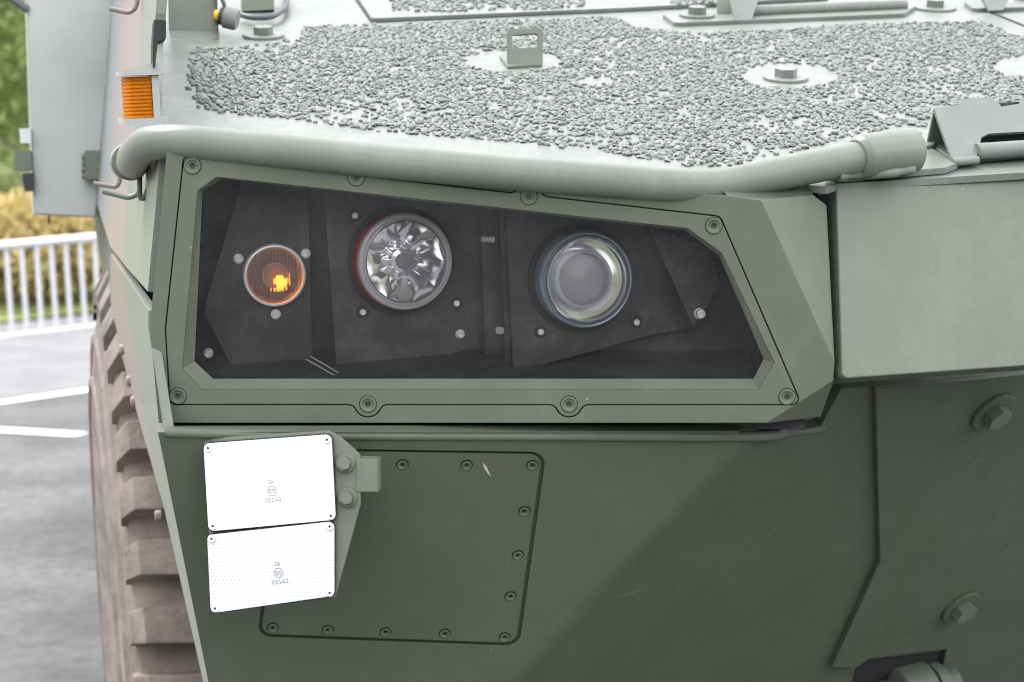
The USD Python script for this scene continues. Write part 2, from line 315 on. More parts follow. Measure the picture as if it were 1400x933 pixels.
# ---- headlight housing
win_px = [(277, 262), (303, 245), (936, 315), (983, 350), (1044, 491), (1030, 518), (291, 518), (266, 494)]
bev_px = [(270, 261), (296, 242), (940, 312), (987, 346), (1059, 496), (1037, 533), (276, 533), (249, 505)]
scr = [(263, 227), (487, 243), (723, 269), (976, 309), (1076, 543), (778, 553), (503, 553), (243, 542)]
fo = rounded(P_house.poly([(252, 214), (984, 297), (1093, 549), (1090, 553), (233, 553), (227, 450)]), .006)
tabs = [sg.Point(*P_house.loc(P_house.at(*p))).buffer(.0135, quad_segs=10) for p in (scr[1], scr[2], scr[5], scr[6])]
fo = unary_union([fo] + tabs).buffer(.010, quad_segs=6).buffer(-.010, quad_segs=6)
hp = P_house.poly([(229, 196), (700, 250), (994, 268), (1040, 274), (1141, 497), (1139, 521), (1049, 578.5), (217, 578.5), (205, 446)])
house = obj('light_housing', plate(P_house, hp, .075, holes=[fo.buffer(.0014)]), M_house, veh)
obj('rebate', plate(P_house, fo.buffer(.004), .004, top=-.0065, holes=[P_house.poly(bev_px).buffer(.004)]), M_dark, house)
fr_body = plate(P_house, fo, .006, top=-.0002, holes=[P_house.poly(bev_px)] + [sg.Point(*P_house.loc(P_house.at(*p))).buffer(.0093, quad_segs=8) for p in scr])
P_win = P_house.off(-.013)
a3, b3 = np.array([P_house.at(*p) for p in bev_px]), np.array([P_win.at(*p) for p in win_px])
a3 = a3 - P_house.n * .0002; n8 = len(a3)
ring = (np.vstack([a3, b3]), np.array([[i, (i + 1) % n8, n8 + (i + 1) % n8, n8 + i] for i in range(n8)]))
frame = obj('light_frame', [fr_body, ring], M_house, veh)
for i, p in enumerate(scr):
    obj('screw', csk_screw(P_house.frame(P_house.at(*p)), .0088, 23 * i), M_screw, frame)
# right flank of the housing
qa, qb = P_house.at(1040, 274), P_house.at(1141, 497)
P_rf = plane3(qa, qb, np.array([math.cos(rad(40)), math.sin(rad(40)), 0]))
P_rf = P_rf if P_rf.n[2] > -.4 else P_rf
flank = [(1040, 274), (1112, 267), (1130, 281), (1141, 497)]
fl3 = np.array([P_rf.at(*p) for p in flank])
tf = np.array([P_house.at(994, 268), qa, fl3[1], fl3[1] + LV * .012 + ZV * .010, P_house.at(990, 262) + LV * .012 + ZV * .004])
low3 = np.array([P_house.at(1049, 578.5), P_house.at(1139, 521), P_house.at(1141, 497), P_rf.at(1141, 520) + LV * .01, EYE + ray(1122, 570) * 2.30])
obj('housing_flank', [plate(P_rf, flank, .05, r=.0)], M_house, house)
obj('housing_top_bend', (tf, np.array([[0, 1, 2], [0, 2, 3], [0, 3, 4]])), M_house, house)
obj('housing_lower_corner', (np.vstack([low3, low3 + LV * .05]), np.array([[0, 4, 1], [1, 4, 3], [1, 3, 2], [0, 5, 4], [4, 5, 9], [4, 9, 3], [3, 9, 8]])), M_house, house)

# ---- window pane and the black lamp box behind it
obj('window_pane', plate(P_house, P_win.poly(win_px).buffer(.004), .004, top=-.0132), M_pane, frame)
gw = P_house.poly(bev_px).buffer(.003)
obj('lamp_box', [plate(P_house, gw.buffer(.004), .105, top=-.018, holes=[gw.buffer(.0005)]), plate(P_house, gw.buffer(.006), .004, top=-.122)], M_inner, house)
LY = 17
def lampplane(px, py, d, yaw=LY, tilt=0): return Plane(atd(px, py, d), fromyaw(yaw, tilt))
pl1 = lampplane(376, 376, 2.302, 14); pl2 = lampplane(555, 357, 2.318); pl3 = lampplane(803, 383, 2.318, 15)
def disc(pl, px, py, r): return sg.Point(*pl.loc(pl.at(px, py))).buffer(r, quad_segs=16)
b1 = obj('lamp_bracket', plate(pl1, [(335, 235), (420, 235), (427, 495), (322, 512), (279, 428), (284, 404)], .003), M_inner, house)
b2 = obj('lamp_bracket', plate(pl2, [(441, 240), (640, 260), (655, 476), (461, 514)], .003), M_inner, house)
b3_ = obj('lamp_bracket', plate(pl3, [(690, 275), (884, 305), (952, 448), (890, 458), (702, 510)], .003), M_inner, house)
pl4 = lampplane(930, 390, 2.315, 6, 3)
obj('lamp_bracket', plate(pl4, [(886, 308), (968, 340), (983, 387), (962, 425), (948, 448)], .003), M_inner, house)
for (x0, x1, y0, y1, d) in ((425, 440, 245, 500, 2.335), (441, 452, 250, 508, 2.306), (656, 690, 268, 505, 2.330), (683, 692, 270, 508, 2.306)):
    q = Plane(atd((x0 + x1) / 2, (y0 + y1) / 2, d), fromyaw(2, -4))
    obj('rib', plate(q, [(x0, y0), (x1, y0), (x1 + 20, y1), (x0 + 20, y1)] if x0 < 600 else [(x0, y0), (x1, y0), (x1 + 8, y1), (x0 + 8, y1)], .003), M_inner, house)
fl = Plane(P_house.off(-.02).at(650, 520), unit(ZV * .94 + FV * .34))
v0 = [P_house.off(-.020).at(275, 521), P_house.off(-.020).at(1040, 521)]
bk = -P_house.n * .1 + ZV * .012
obj('box_floor', (np.array([v0[0], v0[1], v0[1] + bk, v0[0] + bk]), np.array([[0, 1, 2, 3]])), M_inner, house)
q = fl
obj('floor_strip', [tube(np.array([atd(418, 491, 2.285), atd(458, 514, 2.272)]), .0008, 6), tube(np.array([atd(424, 487, 2.285), atd(463, 510, 2.272)]), .0008, 6)], M_ring, house)
for i, (x, y, r, d, h) in enumerate([(326, 354, .0056, 0, .004), (418, 347, .0056, 0, .004), (377, 430, .0056, 0, .004), (629, 457, .0054, 1, .005), (956, 429, .0062, 2, .012), (285, 483, .0055, 3, .012)]):
    pl = (pl1, pl2, pl4, Plane(atd(287, 482, 2.302), fromyaw(8, 0)))[d]
    obj('socket_screw', cap_screw(pl.frame(pl.at(x, y)), r * .82, h, 15 * i, 1.22), M_steel, house, smooth=35)
for i, (x, y, d) in enumerate([(485, 295, 0), (496, 427, 0), (624, 415, 0), (739, 454, 1), (870, 441, 1)]):
    pl = (pl2, pl3)[d]
    obj('pan_screw', [on(pl.frame(pl.at(x, y)), dome_cyl(.0072, 0, .001, .0004)), ], M_black, house)
    obj('pan_screw', on(pl.frame(pl.off(.001).at(x, y)), dome_cyl(.0037, 0, .003, .001) - hexa(.0035, .0012, .01, 20 * i)), M_steel, house, smooth=35)
for (x, y, l) in ((658, 327, 18), (681, 452, 5)):
    d = 2.305; a, b = atd(x, y, d), atd(x + l, y + .5, d + .004)
    obj('threaded_bolt', tube(np.linspace(a, b, 26), .0034 + .0007 * np.cos(np.arange(26) * np.pi), 14), M_steel, house)

# ---- lamps
def lampframe(pl, px, py, fwd): return pl.frame(pl.off(fwd).at(px, py))
def ring_profile(ro, ri, z0, z1, e=.0015):
    return [(ro, z0), (ro, z1 - e), (ro - e * .4, z1 - e * .3), (ro - e, z1), (ri + e, z1), (ri + e * .3, z1 - e * .3), (ri, z1 - e), (ri, z0 + .002)]
def dome(r, z, h, n=8): return [(r * math.sin(t), z + h * (math.cos(t) - math.cos(math.pi / 2.4)) / (1 - math.cos(math.pi / 2.4))) for t in np.linspace(0, math.pi / 2.4, n)] if False else [(r * k, z + h * (1 - k * k)) for k in np.linspace(1, 1e-3, n)]
# round headlight with faceted reflector
F2 = lampframe(pl2, 555, 358, .024)
hl = obj('headlight', lathe([(.0535, -.024), (.0535, -.004), (.0530, -.0015), (.0515, 0), (.0500, .0002), (.0492, -.0012), (.0480, -.0012), (.0472, .0022), (.0460, .0026), (.0455, .0005), (.0455, -.012)], F2, 64), M_ring, veh, smooth=40, label='round clear headlight with faceted mirror reflector')
obj('gasket', lathe([(.0535, -.022), (.0543, -.022), (.0543, -.0085), (.0535, -.0075)], F2, 48), M_red, hl, smooth=40)
obj('shadow_ring', lathe([(.0535, -.0235), (.0600, -.0235), (.0600, -.0215), (.0535, -.0215)], F2, 48), M_black, hl)
def reflector(fr, r, dep, nseg, nr, seed, warp=.0016):
    g = np.random.default_rng(seed); V, Fc = [], []
    for k in range(nr):
        r0, r1 = r * (1 - k / nr * .86), r * (1 - (k + 1) / nr * .86)
        for s in range(nseg):
            a0, a1 = 2 * np.pi * s / nseg, 2 * np.pi * (s + 1) / nseg
            z = lambda q: -dep * (1 - (q / r) ** 2)
            t = g.normal(0, warp, 2)
            m = 4; u = np.linspace(0, 1, m)
            base = len(V)
            for i in range(m):
                for j in range(m):
                    rr = r0 + (r1 - r0) * u[i]; aa = a0 + (a1 - a0) * u[j]
                    bulge = .0034 * (1 - (2 * u[j] - 1) ** 2) * (1 - (2 * u[i] - 1) ** 2)
                    V.append([rr * math.cos(aa), rr * math.sin(aa), z(rr) + bulge + t[0] * (u[j] - .5) + t[1] * (u[i] - .5)])
            for i in range(m - 1):
                for j in range(m - 1): Fc.append([base + i * m + j, base + i * m + j + 1, base + (i + 1) * m + j + 1, base + (i + 1) * m + j])
    return on(fr, (np.array(V), np.array(Fc)))
obj('reflector', [reflector(F2, .0440, .026, 9, 1, 5, .0004)], plain('mirror_reflector', (.97, .97, .98), .10, 1.0), hl, smooth=25)
obj('reflector_rim', lathe([(.0458, -.0012), (.0452, -.0022), (.0436, -.0030), (.0432, -.0040)], F2, 48), plain('bright_aluminium', (.95, .95, .96), .16, 1.0), hl, smooth=40)
obj('reflector_back', lathe([(.0462, -.002), (.030, -.032), (.008, -.040), (.0001, -.040)], F2, 32), M_black, hl)
P2 = F2[0]; ax = F2[3]
obj('bulb_shield', [lathe([(.0001, -.006), (.0060, -.0065), (.0075, -.009), (.0075, -.030)], (P2, *F2[1:]), 28)], M_black, hl, smooth=40)
obj('shield_ring', lathe([(.0090, -.012), (.0135, -.0135), (.0150, -.018), (.0140, -.030)], (P2, *F2[1:]), 32), M_chrome, hl, smooth=40)
sb = P2 - F2[2] * .030 - ax * .007
obj('side_bulb', [tube(np.array([sb - F2[2] * .012, sb, sb + F2[2] * .001]), [.0075, .0075, .006], 20), tube(np.array([sb, sb + F2[2] * .009, sb + F2[2] * .011]), [.0038, .0038, .002], 16)], plain('bulb_socket', (.62, .60, .55), .3), hl, smooth=40)
obj('side_bulb_collar', on((sb, F2[1], F2[2], F2[3]), cyl(.014, -.004, -.002, 32) - cyl(.0115, -.02, .02, 32)), M_chrome, hl)
obj('lens', lathe(dome(.0462, .0015, .0115, 12), F2, 48), M_lens, hl, smooth=True)
# round projector headlight
F3 = lampframe(pl3, 803, 383, .026)
pj = obj('headlight', lathe([(.0535, -.026), (.0535, -.006), (.0530, -.003), (.0515, -.0015), (.0500, -.0020), (.0495, -.0035), (.0488, -.0005), (.0472, .0010), (.0462, .0005), (.0450, -.004), (.0440, -.006)], F3, 64), M_blue, veh, smooth=40, label='round projector headlight with blue grey rim')
obj('shadow_ring', lathe([(.0535, -.0255), (.0605, -.0255), (.0605, -.0235), (.0535, -.0235)], F3, 48), M_black, pj)
obj('chrome_shroud', lathe([(.0452, -.002), (.0440, -.0035), (.0400, -.0060), (.0310, -.0125), (.0300, -.020)], F3, 64), plain('shroud_mirror', (.96, .96, .97), .10, 1.0), pj, smooth=40)
obj('rim_wire', lathe([(.0462, .0012), (.0468, .0018), (.0474, .0012)], F3, 64), M_chrome, pj, smooth=40)
obj('projector_collar', lathe([(.0312, -.024), (.0312, -.0115), (.0304, -.0105), (.0294, -.0105), (.0286, -.012), (.0286, -.024)], F3, 56), M_ring, pj, smooth=40)
obj('projector_lens', on(F3, m3.Manifold.hull_points(np.vstack([[[r * math.cos(a), r * math.sin(a), z] for a in np.linspace(0, 2 * np.pi, 56, endpoint=False)] for r, z in [(.0285, -.019)] + [(r, -.018 + .015 * (1 - (r / .0285) ** 2)) for r in np.linspace(.0285, .0005, 10)]]))), plain('projector_glass', (.80, .82, .83), .04, 0, .6, {'transmission_weight': .80, 'ior': 1.5}), pj, smooth=50)
obj('projector_back', [lathe([(.0290, -.0195), (.028, -.040), (.012, -.052), (.0001, -.053)], F3, 40)], plain('satin_reflector', (.75, .75, .76), .45, .5), pj, smooth=40)
obj('beam_shield', on(F3, m3.Manifold.cube([.052, .018, .001], True).translate([0, -.016, -.036])), plain('warm_shield', (.30, .16, .06), .4, .6), pj)
obj('lens', lathe(dome(.0462, -.0005, .0115, 12), F3, 48), M_lens, pj, smooth=True)
# round indicator
F1 = lampframe(pl1, 376, 377, .010)
ind = obj('indicator_lamp', lathe([(.0345, -.010), (.0345, -.003), (.0342, -.001), (.0332, 0), (.0318, .0002), (.0308, -.001), (.0300, -.004)], F1, 56), plain('satin_bezel', (.90, .90, .92), .28, .35), veh, smooth=40, label='small round indicator lamp with orange bulb behind ribbed clear lens')
obj('reflector', lathe([(.0305, -.004), (.0280, -.012), (.0180, -.019), (.0001, -.021)], F1, 40), usdkit.material(stage, LK + 'amber_reflector', {'g': ('geometry', {}), 'n': ('noise_texture', {'scale': 60.0, 'detail': 2.0}), 'r': ('rgb_ramp', {'ramp': [(.38, (.80, .52, .42)), (.52, (.95, .42, .12)), (.68, (1.0, .66, .30))]}), 'p': ('principled_bsdf', {'metallic': .35, 'roughness': .25})}, [('g.position', 'n.vector'), ('n.fac', 'r.fac'), ('r.color', 'p.base_color')], surface='p.BSDF'), ind, smooth=40)
m = trimesh.creation.icosphere(3, .0105)
obj('bulb', on((F1[0] - F1[3] * .009 + F1[1] * .005 - F1[2] * .006, *F1[1:]), m), usdkit.material(stage, LK + 'glowing_amber', {'p': ('principled_bsdf', {'base_color': (1.0, .30, .02), 'roughness': .2, 'emission_color': (1.0, .36, .03), 'emission_strength': 1.4})}, [], surface='p.BSDF'), ind, smooth=True)
obj('bulb_cap', on((F1[0] - F1[3] * .004, *F1[1:]), dome_cyl(.0140, 0, .0035, .003, 36)), plain('amber_cap', (.62, .44, .40), .22, 0, .7), ind, smooth=40)
m = lathe(dome(.0306, -.001, .0045, 10), F1, 48)
M_rib = usdkit.material(stage, LK + 'ribbed_lens', {'tc': ('texture_coordinate', {}), 'w': ('wave_texture', {'bands_direction': 'x', 'scale': 85.0}), 'w2': ('wave_texture', {'bands_direction': 'z', 'scale': 28.0}), 'ad': ('math', {'math_type': 'add'}), 'b': ('bump', {'strength': .9, 'distance': .002}),
    't': ('transparent_bsdf', {'color': (.93, .89, .88)}), 'gl': ('glossy_bsdf', {'roughness': .04, 'color': (1, 1, 1)}), 'f': ('fresnel', {'IOR': 1.5}), 'df': ('diffuse_bsdf', {'color': (.95, .62, .50)}), 'rf': ('refraction_bsdf', {'color': (1.0, .88, .80), 'IOR': 1.5, 'roughness': .03}), 'm1': ('mix_closure', {'fac': .55}), 'm0': ('mix_closure', {'fac': .26}), 'm': ('mix_closure', {})},
    [('tc.object', 'w.vector'), ('tc.object', 'w2.vector'), ('w.fac', 'ad.value1'), ('w2.fac', 'ad.value2'), ('ad.value', 'b.height'), ('b.normal', 'gl.normal'), ('b.normal', 'df.normal'), ('t.BSDF', 'm1.closure1'), ('rf.BSDF', 'm1.closure2'), ('b.normal', 'rf.normal'), ('m1.closure', 'm0.closure1'), ('df.BSDF', 'm0.closure2'), ('f.fac', 'm.fac'), ('m0.closure', 'm.closure1'), ('gl.BSDF', 'm.closure2')], surface='m.closure')
obj('lens', m, M_rib, ind, smooth=True)
obj('lens_prism', [on((F1[0] + F1[3] * .0030, *F1[1:]), cyl(.0142, 0, .0012, 36) - cyl(.0134, -.01, .01, 36))], M_lens, ind)

# ---- deck plate, hatch, grit
deck_px = [(217, 55), (213, 112), (211, 203), (640, 246), (930, 262), (1092, 252), (1130, 256), (1145, 251.5), (1400, 236), (1560, 226), (1560, -260), (300, -260), (252, -120)]
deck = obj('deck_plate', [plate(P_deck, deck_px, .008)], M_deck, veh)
hatch_g = P_deck.poly([(486, -3), (509, 31), (860, 16), (1130, 1), (1352, 17), (1420, 44), (1600, 110), (1600, -240), (380, -240)])
obj('hatch_seam', plate(P_deck, P_deck.poly([(486, -3), (509, 31), (860, 16), (1130, 1), (1130, -230), (380, -230)]).buffer(.003), .0012, top=.0008), M_dark, deck)
obj('hatch_cover', plate(P_deck, rounded(P_deck.poly([(486, -3), (509, 31), (860, 16), (1130, 1), (1130, -230), (380, -230)]), .01), .008, top=.006, ch=.001), M_deck, veh)
obj('deck_seam', tube(np.array([P_deck.at(1352, 17), P_deck.at(1420, 44), P_deck.at(1500, 78)]), .0022, 6), M_dark, deck)
grit_px = sg.Polygon([(262, 68), (352, 62), (412, 53), (414, 38), (510, 34), (700, 28), (800, 25), (848, 24), (866, 38), (950, 46), (1052, 42), (1180, 33), (1345, 30), (1370, 42), (1400, 52), (1440, 60), (1440, 140), (1390, 146), (1276, 150), (1262, 174), (1215, 178), (1190, 182), (1140, 194), (1060, 214), (1000, 227), (940, 228), (860, 214), (800, 206), (700, 194), (640, 190), (520, 181), (420, 166), (352, 160), (300, 155), (272, 148), (256, 118)])
holes = [sg.Point(0, 0).buffer(1) for _ in range(5)]
for k, (x, y, a, b) in enumerate([(702, 84, 66, 15), (1080, 105, 66, 17), (1400, 92, 42, 14), (1240, 188, 40, 16), (812, 112, 26, 5)]): holes[k] = affinity.translate(affinity.scale(holes[k], a, b), x, y)
grit_px = grit_px.difference(unary_union(holes))
hat_px = sg.Polygon([(528, -3), (536, 14), (570, 17), (700, 15), (800, 10), (806, -3), (806, -60), (500, -60)])
hat_px2 = sg.Polygon([(920, 8), (985, 4), (985, -60), (900, -60)])
from shapely import prepared
def stone(sc, g):
    n = 15; p = g.normal(size=(n, 3)); p /= np.linalg.norm(p, axis=1, keepdims=True)
    p *= np.array([g.uniform(.75, 1.35), g.uniform(.7, 1.0), g.uniform(.50, .76)]) * (1 + g.normal(0, .08, (n, 1)))
    a = g.uniform(0, 2 * np.pi); c, s = math.cos(a), math.sin(a); R_ = np.array([[c, -s, 0], [s, c, 0], [0, 0, 1]])
    t = g.normal(0, .28); R2 = np.array([[1, 0, 0], [0, math.cos(t), -math.sin(t)], [0, math.sin(t), math.cos(t)]])
    p = p @ (R_ @ R2).T * sc
    h = trimesh.convex.convex_hull(p) if False else m3.Manifold.hull_points(p)
    return arr(h)
def scatter(px_poly, pl, spacing, g, keep):
    loc = pl.xy(list(px_poly.exterior.coords)); lo, hi = loc.min(0), loc.max(0); pp = prepared.prep(px_poly); out = []
    xs = np.arange(lo[0], hi[0], spacing)
    for j, y in enumerate(np.arange(lo[1], hi[1], spacing * .82)):
        q = np.stack([xs + (j % 2) * spacing / 2 + g.normal(0, spacing * .27, len(xs)), y + g.normal(0, spacing * .27, len(xs)), np.zeros(len(xs))], -1)
        W = pl.out(q); S = proj(W); nz = meshkit.fbm(np.stack([q[:, 0] * 22, q[:, 1] * 22, q[:, 0] * 0], -1), 3, 5)
        for k in range(len(xs)):
            edge = 1 - min(1, px_poly.exterior.distance(sg.Point(S[k])) / 9)
            if pp.contains(sg.Point(S[k])) and g.random() < keep * (1.25 if nz[k] > .40 else .45) * (1 - .35 * edge): out.append((W[k], S[k]))
    return out
g2 = np.random.default_rng(11)
spots = scatter(grit_px, P_deck, .0081, g2, .88)
spots.sort(key=lambda t: -t[1][1])
V, Fc, nV = [], [], 0
for i, (Wp, S) in enumerate(spots):
    sc = g2.uniform(.0031, .0052) * (1.15 if g2.random() < .12 else 1)
    v, f = stone(sc, g2); v = on(P_deck.frame(Wp + P_deck.n * sc * .26), (v, f)).vertices
    if i < 300: obj('grit_stone', (v, f), M_grit, deck, smooth=True)
    else: V.append(v); Fc.append(f + nV); nV += len(v)
P_hatch = P_deck.off(.006)
for (Wp, S) in scatter(hat_px, P_hatch, .0095, g2, .85) + scatter(hat_px2, P_hatch, .0095, g2, .85):
    sc = g2.uniform(.0036, .0055); v, f = stone(sc, g2); v = on(P_deck.frame(Wp + P_deck.n * sc * .26), (v, f)).vertices
    V.append(v); Fc.append(f + nV); nV += len(v)
obj('grit_coating', (np.vstack(V), np.vstack(Fc)), M_grit, deck, smooth=True, kind='stuff')

# ---- deck bolts with wide washers
def deck_bolt(px, py, rw, hx, base=0.0, rot=10):
    pl = P_deck.off(base); fr = pl.frame(pl.at(px, py))
    b = obj('bolt', [on(fr, dome_cyl(rw, 0, .004, .001, 48))], M_deck, veh, smooth=35)
    obj('bolt_head', on(fr, bevelhex(hx, .004, .0145, rot)), M_deck, b)
deck_bolt(1074, 108, .030, .026, 0, 5); deck_bolt(360, 50, .030, .024, 0, 12); deck_bolt(1278, 12, .033, .026, 0, 20); deck_bolt(1398, 4, .033, .026, 0, 8)
deck_bolt(953, 22, .027, .024, .006, 4); deck_bolt(1246, 197, .027, .020, .008, 10)

# ---- lashing eye on the deck
Pe = Plane(P_deck.at(716, 92), unit(FV * .96 + ZV * .28))
e_g = rounded(Pe.poly([(694, 40), (742, 38), (742, 92), (694, 94)]), .006).difference(rounded(Pe.poly([(700.5, 48.5), (735.5, 46.5), (735.5, 65), (700.5, 66.5)]), .0028))
eye = obj('lashing_eye', plate(Pe, e_g, .0045, ch=.0008), M_paint, veh)
cv = [(0, 0)] + [(-.012 * math.sin(t), .012 * (math.cos(t) - 1)) for t in np.linspace(.2, 1.4, 6)]
eb = np.array([Pe.at(694, 92), Pe.at(742, 90)])
obj('foot', [plate(P_deck, [(683, 80), (697, 74), (738, 72), (741, 92), (694, 95)], .004, top=.004, ch=.001)], M_paint, eye)

# ---- rail base at the top of the deck and its legs
rb = obj('rail_base', plate(P_deck, rounded(P_deck.poly([(905, 24), (922, 37), (1236, 24), (1254, 12), (1180, 12), (960, 19)]), .010), .006, top=.006, ch=.0015), M_deck, veh)
obj('rail_bar', tube(np.array([P_deck.off(.010).at(1015, 17), P_deck.off(.010).at(1238, 7)]), .009, 16), M_deck, rb, smooth=40)
Pl = Plane(P_deck.off(.006).at(1015, 27), unit(FV * .8 + ZV * .6))
obj('leg', plate(Pl, [(990, -25), (1046, -28), (1028, 27), (1005, 28)], .004), M_deck, rb)
obj('leg', plate(Pl.off(-.03), [(980, -25), (1005, -25), (1001, 19), (981, 19)], .004), M_paint, rb)
rb2 = obj('rail_base', plate(P_deck, rounded(P_deck.poly([(1318, 8), (1330, 17), (1560, 12), (1560, -10), (1330, -4)]), .008), .006, top=.006, ch=.0015), M_deck, veh)
Pl2 = Plane(P_deck.off(.006).at(1360, 14), unit(FV * .8 + ZV * .6))
obj('leg', plate(Pl2, [(1330, -25), (1392, -28), (1372, 14), (1352, 15)], .004), M_deck, rb2)

# ---- notched bracket at the right of the deck
base_r = P_deck.off(.008)
nb = obj('notched_bracket', plate(P_deck, [(1262, 200), (1296, 196), (1400, 188), (1600, 174), (1600, 204), (1400, 218), (1304, 227)], .006, top=.007, ch=.001), M_deck, veh)
pa, pb = base_r.at(1303, 221), base_r.at(1400, 214)
hd = unit(pb - pa); P_nb = Plane(pa, (lambda n: unit(n * .62 + P_deck.n * .78))(unit(np.cross(hd, P_deck.n)) if np.cross(hd, P_deck.n) @ FW < 0 else -unit(np.cross(hd, P_deck.n))))
sheet = [(1277, 148), (1311, 144), (1313, 138), (1326, 134), (1356, 134), (1367, 143), (1369, 146), (1394, 142), (1396, 134), (1440, 130), (1600, 120), (1600, 168), (1440, 178), (1352, 183), (1342, 188), (1334, 221), (1303, 222)]
obj('front_sheet', plate(P_nb, sheet, .004), M_deck, nb)
t0, t1 = P_nb.off(-.0042).at(1278, 149), P_nb.off(-.0042).at(1600, 122)
k0, k1 = base_r.at(1268, 198), base_r.at(1600, 172)
bs = np.array([t0, t1, k1, k0])
obj('back_sheet', (np.vstack([bs, bs + LV * .004]), np.array([[0, 1, 2, 3], [7, 6, 5, 4], [0, 3, 7, 4]])), M_paint, nb)
obj('weld', tube(spline([base_r.at(1302, 222), base_r.at(1318, 221), base_r.at(1336, 219)], 6), .005, 10), M_deck, nb, smooth=40)
obj('channel', tube(np.array([base_r.off(.006).at(1335, 208), base_r.off(.006).at(1600, 190)]), .010, 14), M_deck, nb, smooth=40)

# ---- right nose panel
rp = obj('nose_side_panel', plate(P_right, rounded(P_right.poly([(1143, 251), (1400, 236.5), (1560, 227), (1560, 490), (1400, 501), (1157, 518), (1151, 513)]), .004), .05, ch=.002), M_paint, veh)

# ---- guard tube over the headlights
tp = [P_deck.off(.026).at(1244, 206), P_deck.off(.027).at(1170, 216), atd(985, 255, 2.235), atd(925, 255, 2.215), atd(640, 232, 2.195), atd(205, 190, 2.185), atd(183, 214, 2.29), atd(180, 226, 2.42)]
path = fillet_path(tp, [.05, .05, .06, .06, .05, .03], 14)
gt = obj('guard_tube', tube(path, .0182, 32), M_tube, veh, smooth=45)
ca, cb = tp[1] + (tp[0] - tp[1]) * .06, tp[0] + unit(tp[0] - tp[1]) * .004
cd = unit(cb - ca)
obj('collar', tube(np.array([ca - cd * .004, ca, ca + cd * .003, cb - cd * .002, cb]), [.0195, .0235, .0252, .0252, .0236], 36), M_tube, gt, smooth=35)
obj('base_plate', plate(P_deck, rounded(P_deck.poly([(1128, 246), (1252, 200), (1309, 232), (1292, 239), (1150, 251)]), .002), .007, top=.008, ch=.001), M_deck, gt)
wv = spline([P_deck.off(.011).at(1146, 241), P_deck.off(.011).at(1175, 237), P_deck.off(.011).at(1210, 237), P_deck.off(.011).at(1247, 231)], 10)
obj('weld', tube(wv, .0058 + .0005 * np.sin(np.arange(len(wv)) * .9), 12), M_tube, gt, smooth=60)
obj('end_flange', tube(np.array([atd(177, 222, 2.385), atd(175, 221, 2.41)]), [.0205, .0215], 28), M_tube, gt, smooth=35)

# ---- hull side: upper panel, lower flap, arch
def side_plane(a, b): return Plane(a, (lambda n: n if n @ RV < 0 else -n)(np.cross(b - a, LV)), right=LV)
sA, sB = P_house.at(222, 212) + LV * .01, P_house.at(202, 442) + LV * .01
P_up = side_plane(sA, sB)
M_camo = usdkit.material(stage, LK + 'camouflage_side', {'g': ('geometry', {}), 'd': ('vector_math', {'math_type': 'dot_product', 'vector2': tuple(LV)}), 'n': ('noise_texture', {'scale': 2.2, 'detail': 2.0}), 'n1': ('math', {'math_type': 'multiply_add', 'value2': .22, 'value3': -.11}), 'a': ('math', {'math_type': 'add'}),
    'mr': ('map_range', {'from_min': 2.2, 'from_max': 4.2}), 'r': ('rgb_ramp', {'ramp': [(0, (.150, .165, .140)), (.27, (.150, .165, .140)), (.30, (.205, .160, .148)), (.55, (.205, .160, .148)), (.60, (.165, .165, .178)), (1, (.165, .165, .178))]}), 'p': ('principled_bsdf', {'roughness': .42}), 'bv': ('bevel', {'radius': .002})},
    [('g.position', 'd.vector1'), ('g.position', 'n.vector'), ('n.fac', 'n1.value1'), ('d.value', 'a.value1'), ('n1.value', 'a.value2'), ('a.value', 'mr.value'), ('mr.result', 'r.fac'), ('r.color', 'p.base_color'), ('bv.bevel', 'p.normal')], surface='p.BSDF')
up = obj('side_panel', plate(P_up, [(219, -60), (213, 18), (209, 60), (206, 165), (219, 212), (202, 399), (172, 365), (151, 338), (127, 262), (118, 230), (135, -60)], .012), M_camo, veh)
def strip(front, rear, th):
    F_, R_ = [np.array(q) for q in (front, rear)]; n = len(F_); V = np.vstack([F_, R_, F_ + RV * th, R_ + RV * th]); f = []
    for i in range(n - 1):
        f += [[i, i + 1, n + i + 1, n + i], [2 * n + i + 1, 2 * n + i, 3 * n + i, 3 * n + i + 1], [i + 1, i, 2 * n + i, 2 * n + i + 1], [n + i, n + i + 1, 3 * n + i + 1, 3 * n + i]]
    f += [[0, n, 3 * n, 2 * n], [n - 1, 3 * n - 1, 4 * n - 1, 2 * n - 1]]
    return (V, np.array(f))
e0, e1, e2, e3 = P_house.at(204, 426) + LV * .01, P_house.at(203, 447) + LV * .008, P_lower.at(226, 591) + LV * .004, P_lower.at(285, 933) + LV * .004
P_s1, P_s2 = side_plane(e1, e2), side_plane(e2, e3)
def lerp(a, b, t): return a + (b - a) * t
fr_ = [e0, e1, lerp(e1, e2, .5), e2, lerp(e2, e3, .33), lerp(e2, e3, .66), e3, lerp(e2, e3, 1.3)]
re_ = [P_s1.at(151, 348), P_s1.at(152, 420), P_s1.at(168, 492), P_s1.at(186, 560), P_s2.at(223, 690), P_s2.at(248, 800), P_s2.at(274, 915), P_s2.at(296, 1020)]
flap = obj('side_flap', strip(fr_, re_, .010), M_camo, veh, smooth=30)
obj('flap_slot', (np.array([P_up.off(-.03).at(x, y) for x, y in ((145, 335), (215, 395), (215, 430), (145, 360))]), np.array([[0, 1, 2, 3]])), M_dark, up)
for (x, y) in ((163, 478), (172, 521), (178, 549), (211, 705)):
    a = (P_s1 if y < 560 else P_s2).at(x + 6, y)
    obj('flap_bolt', on((a, LV, ZV, -RV), dome_cyl(.008, -.004, .006, .003)), M_camo, flap, smooth=35)
P_ar = P_up.off(-.02)
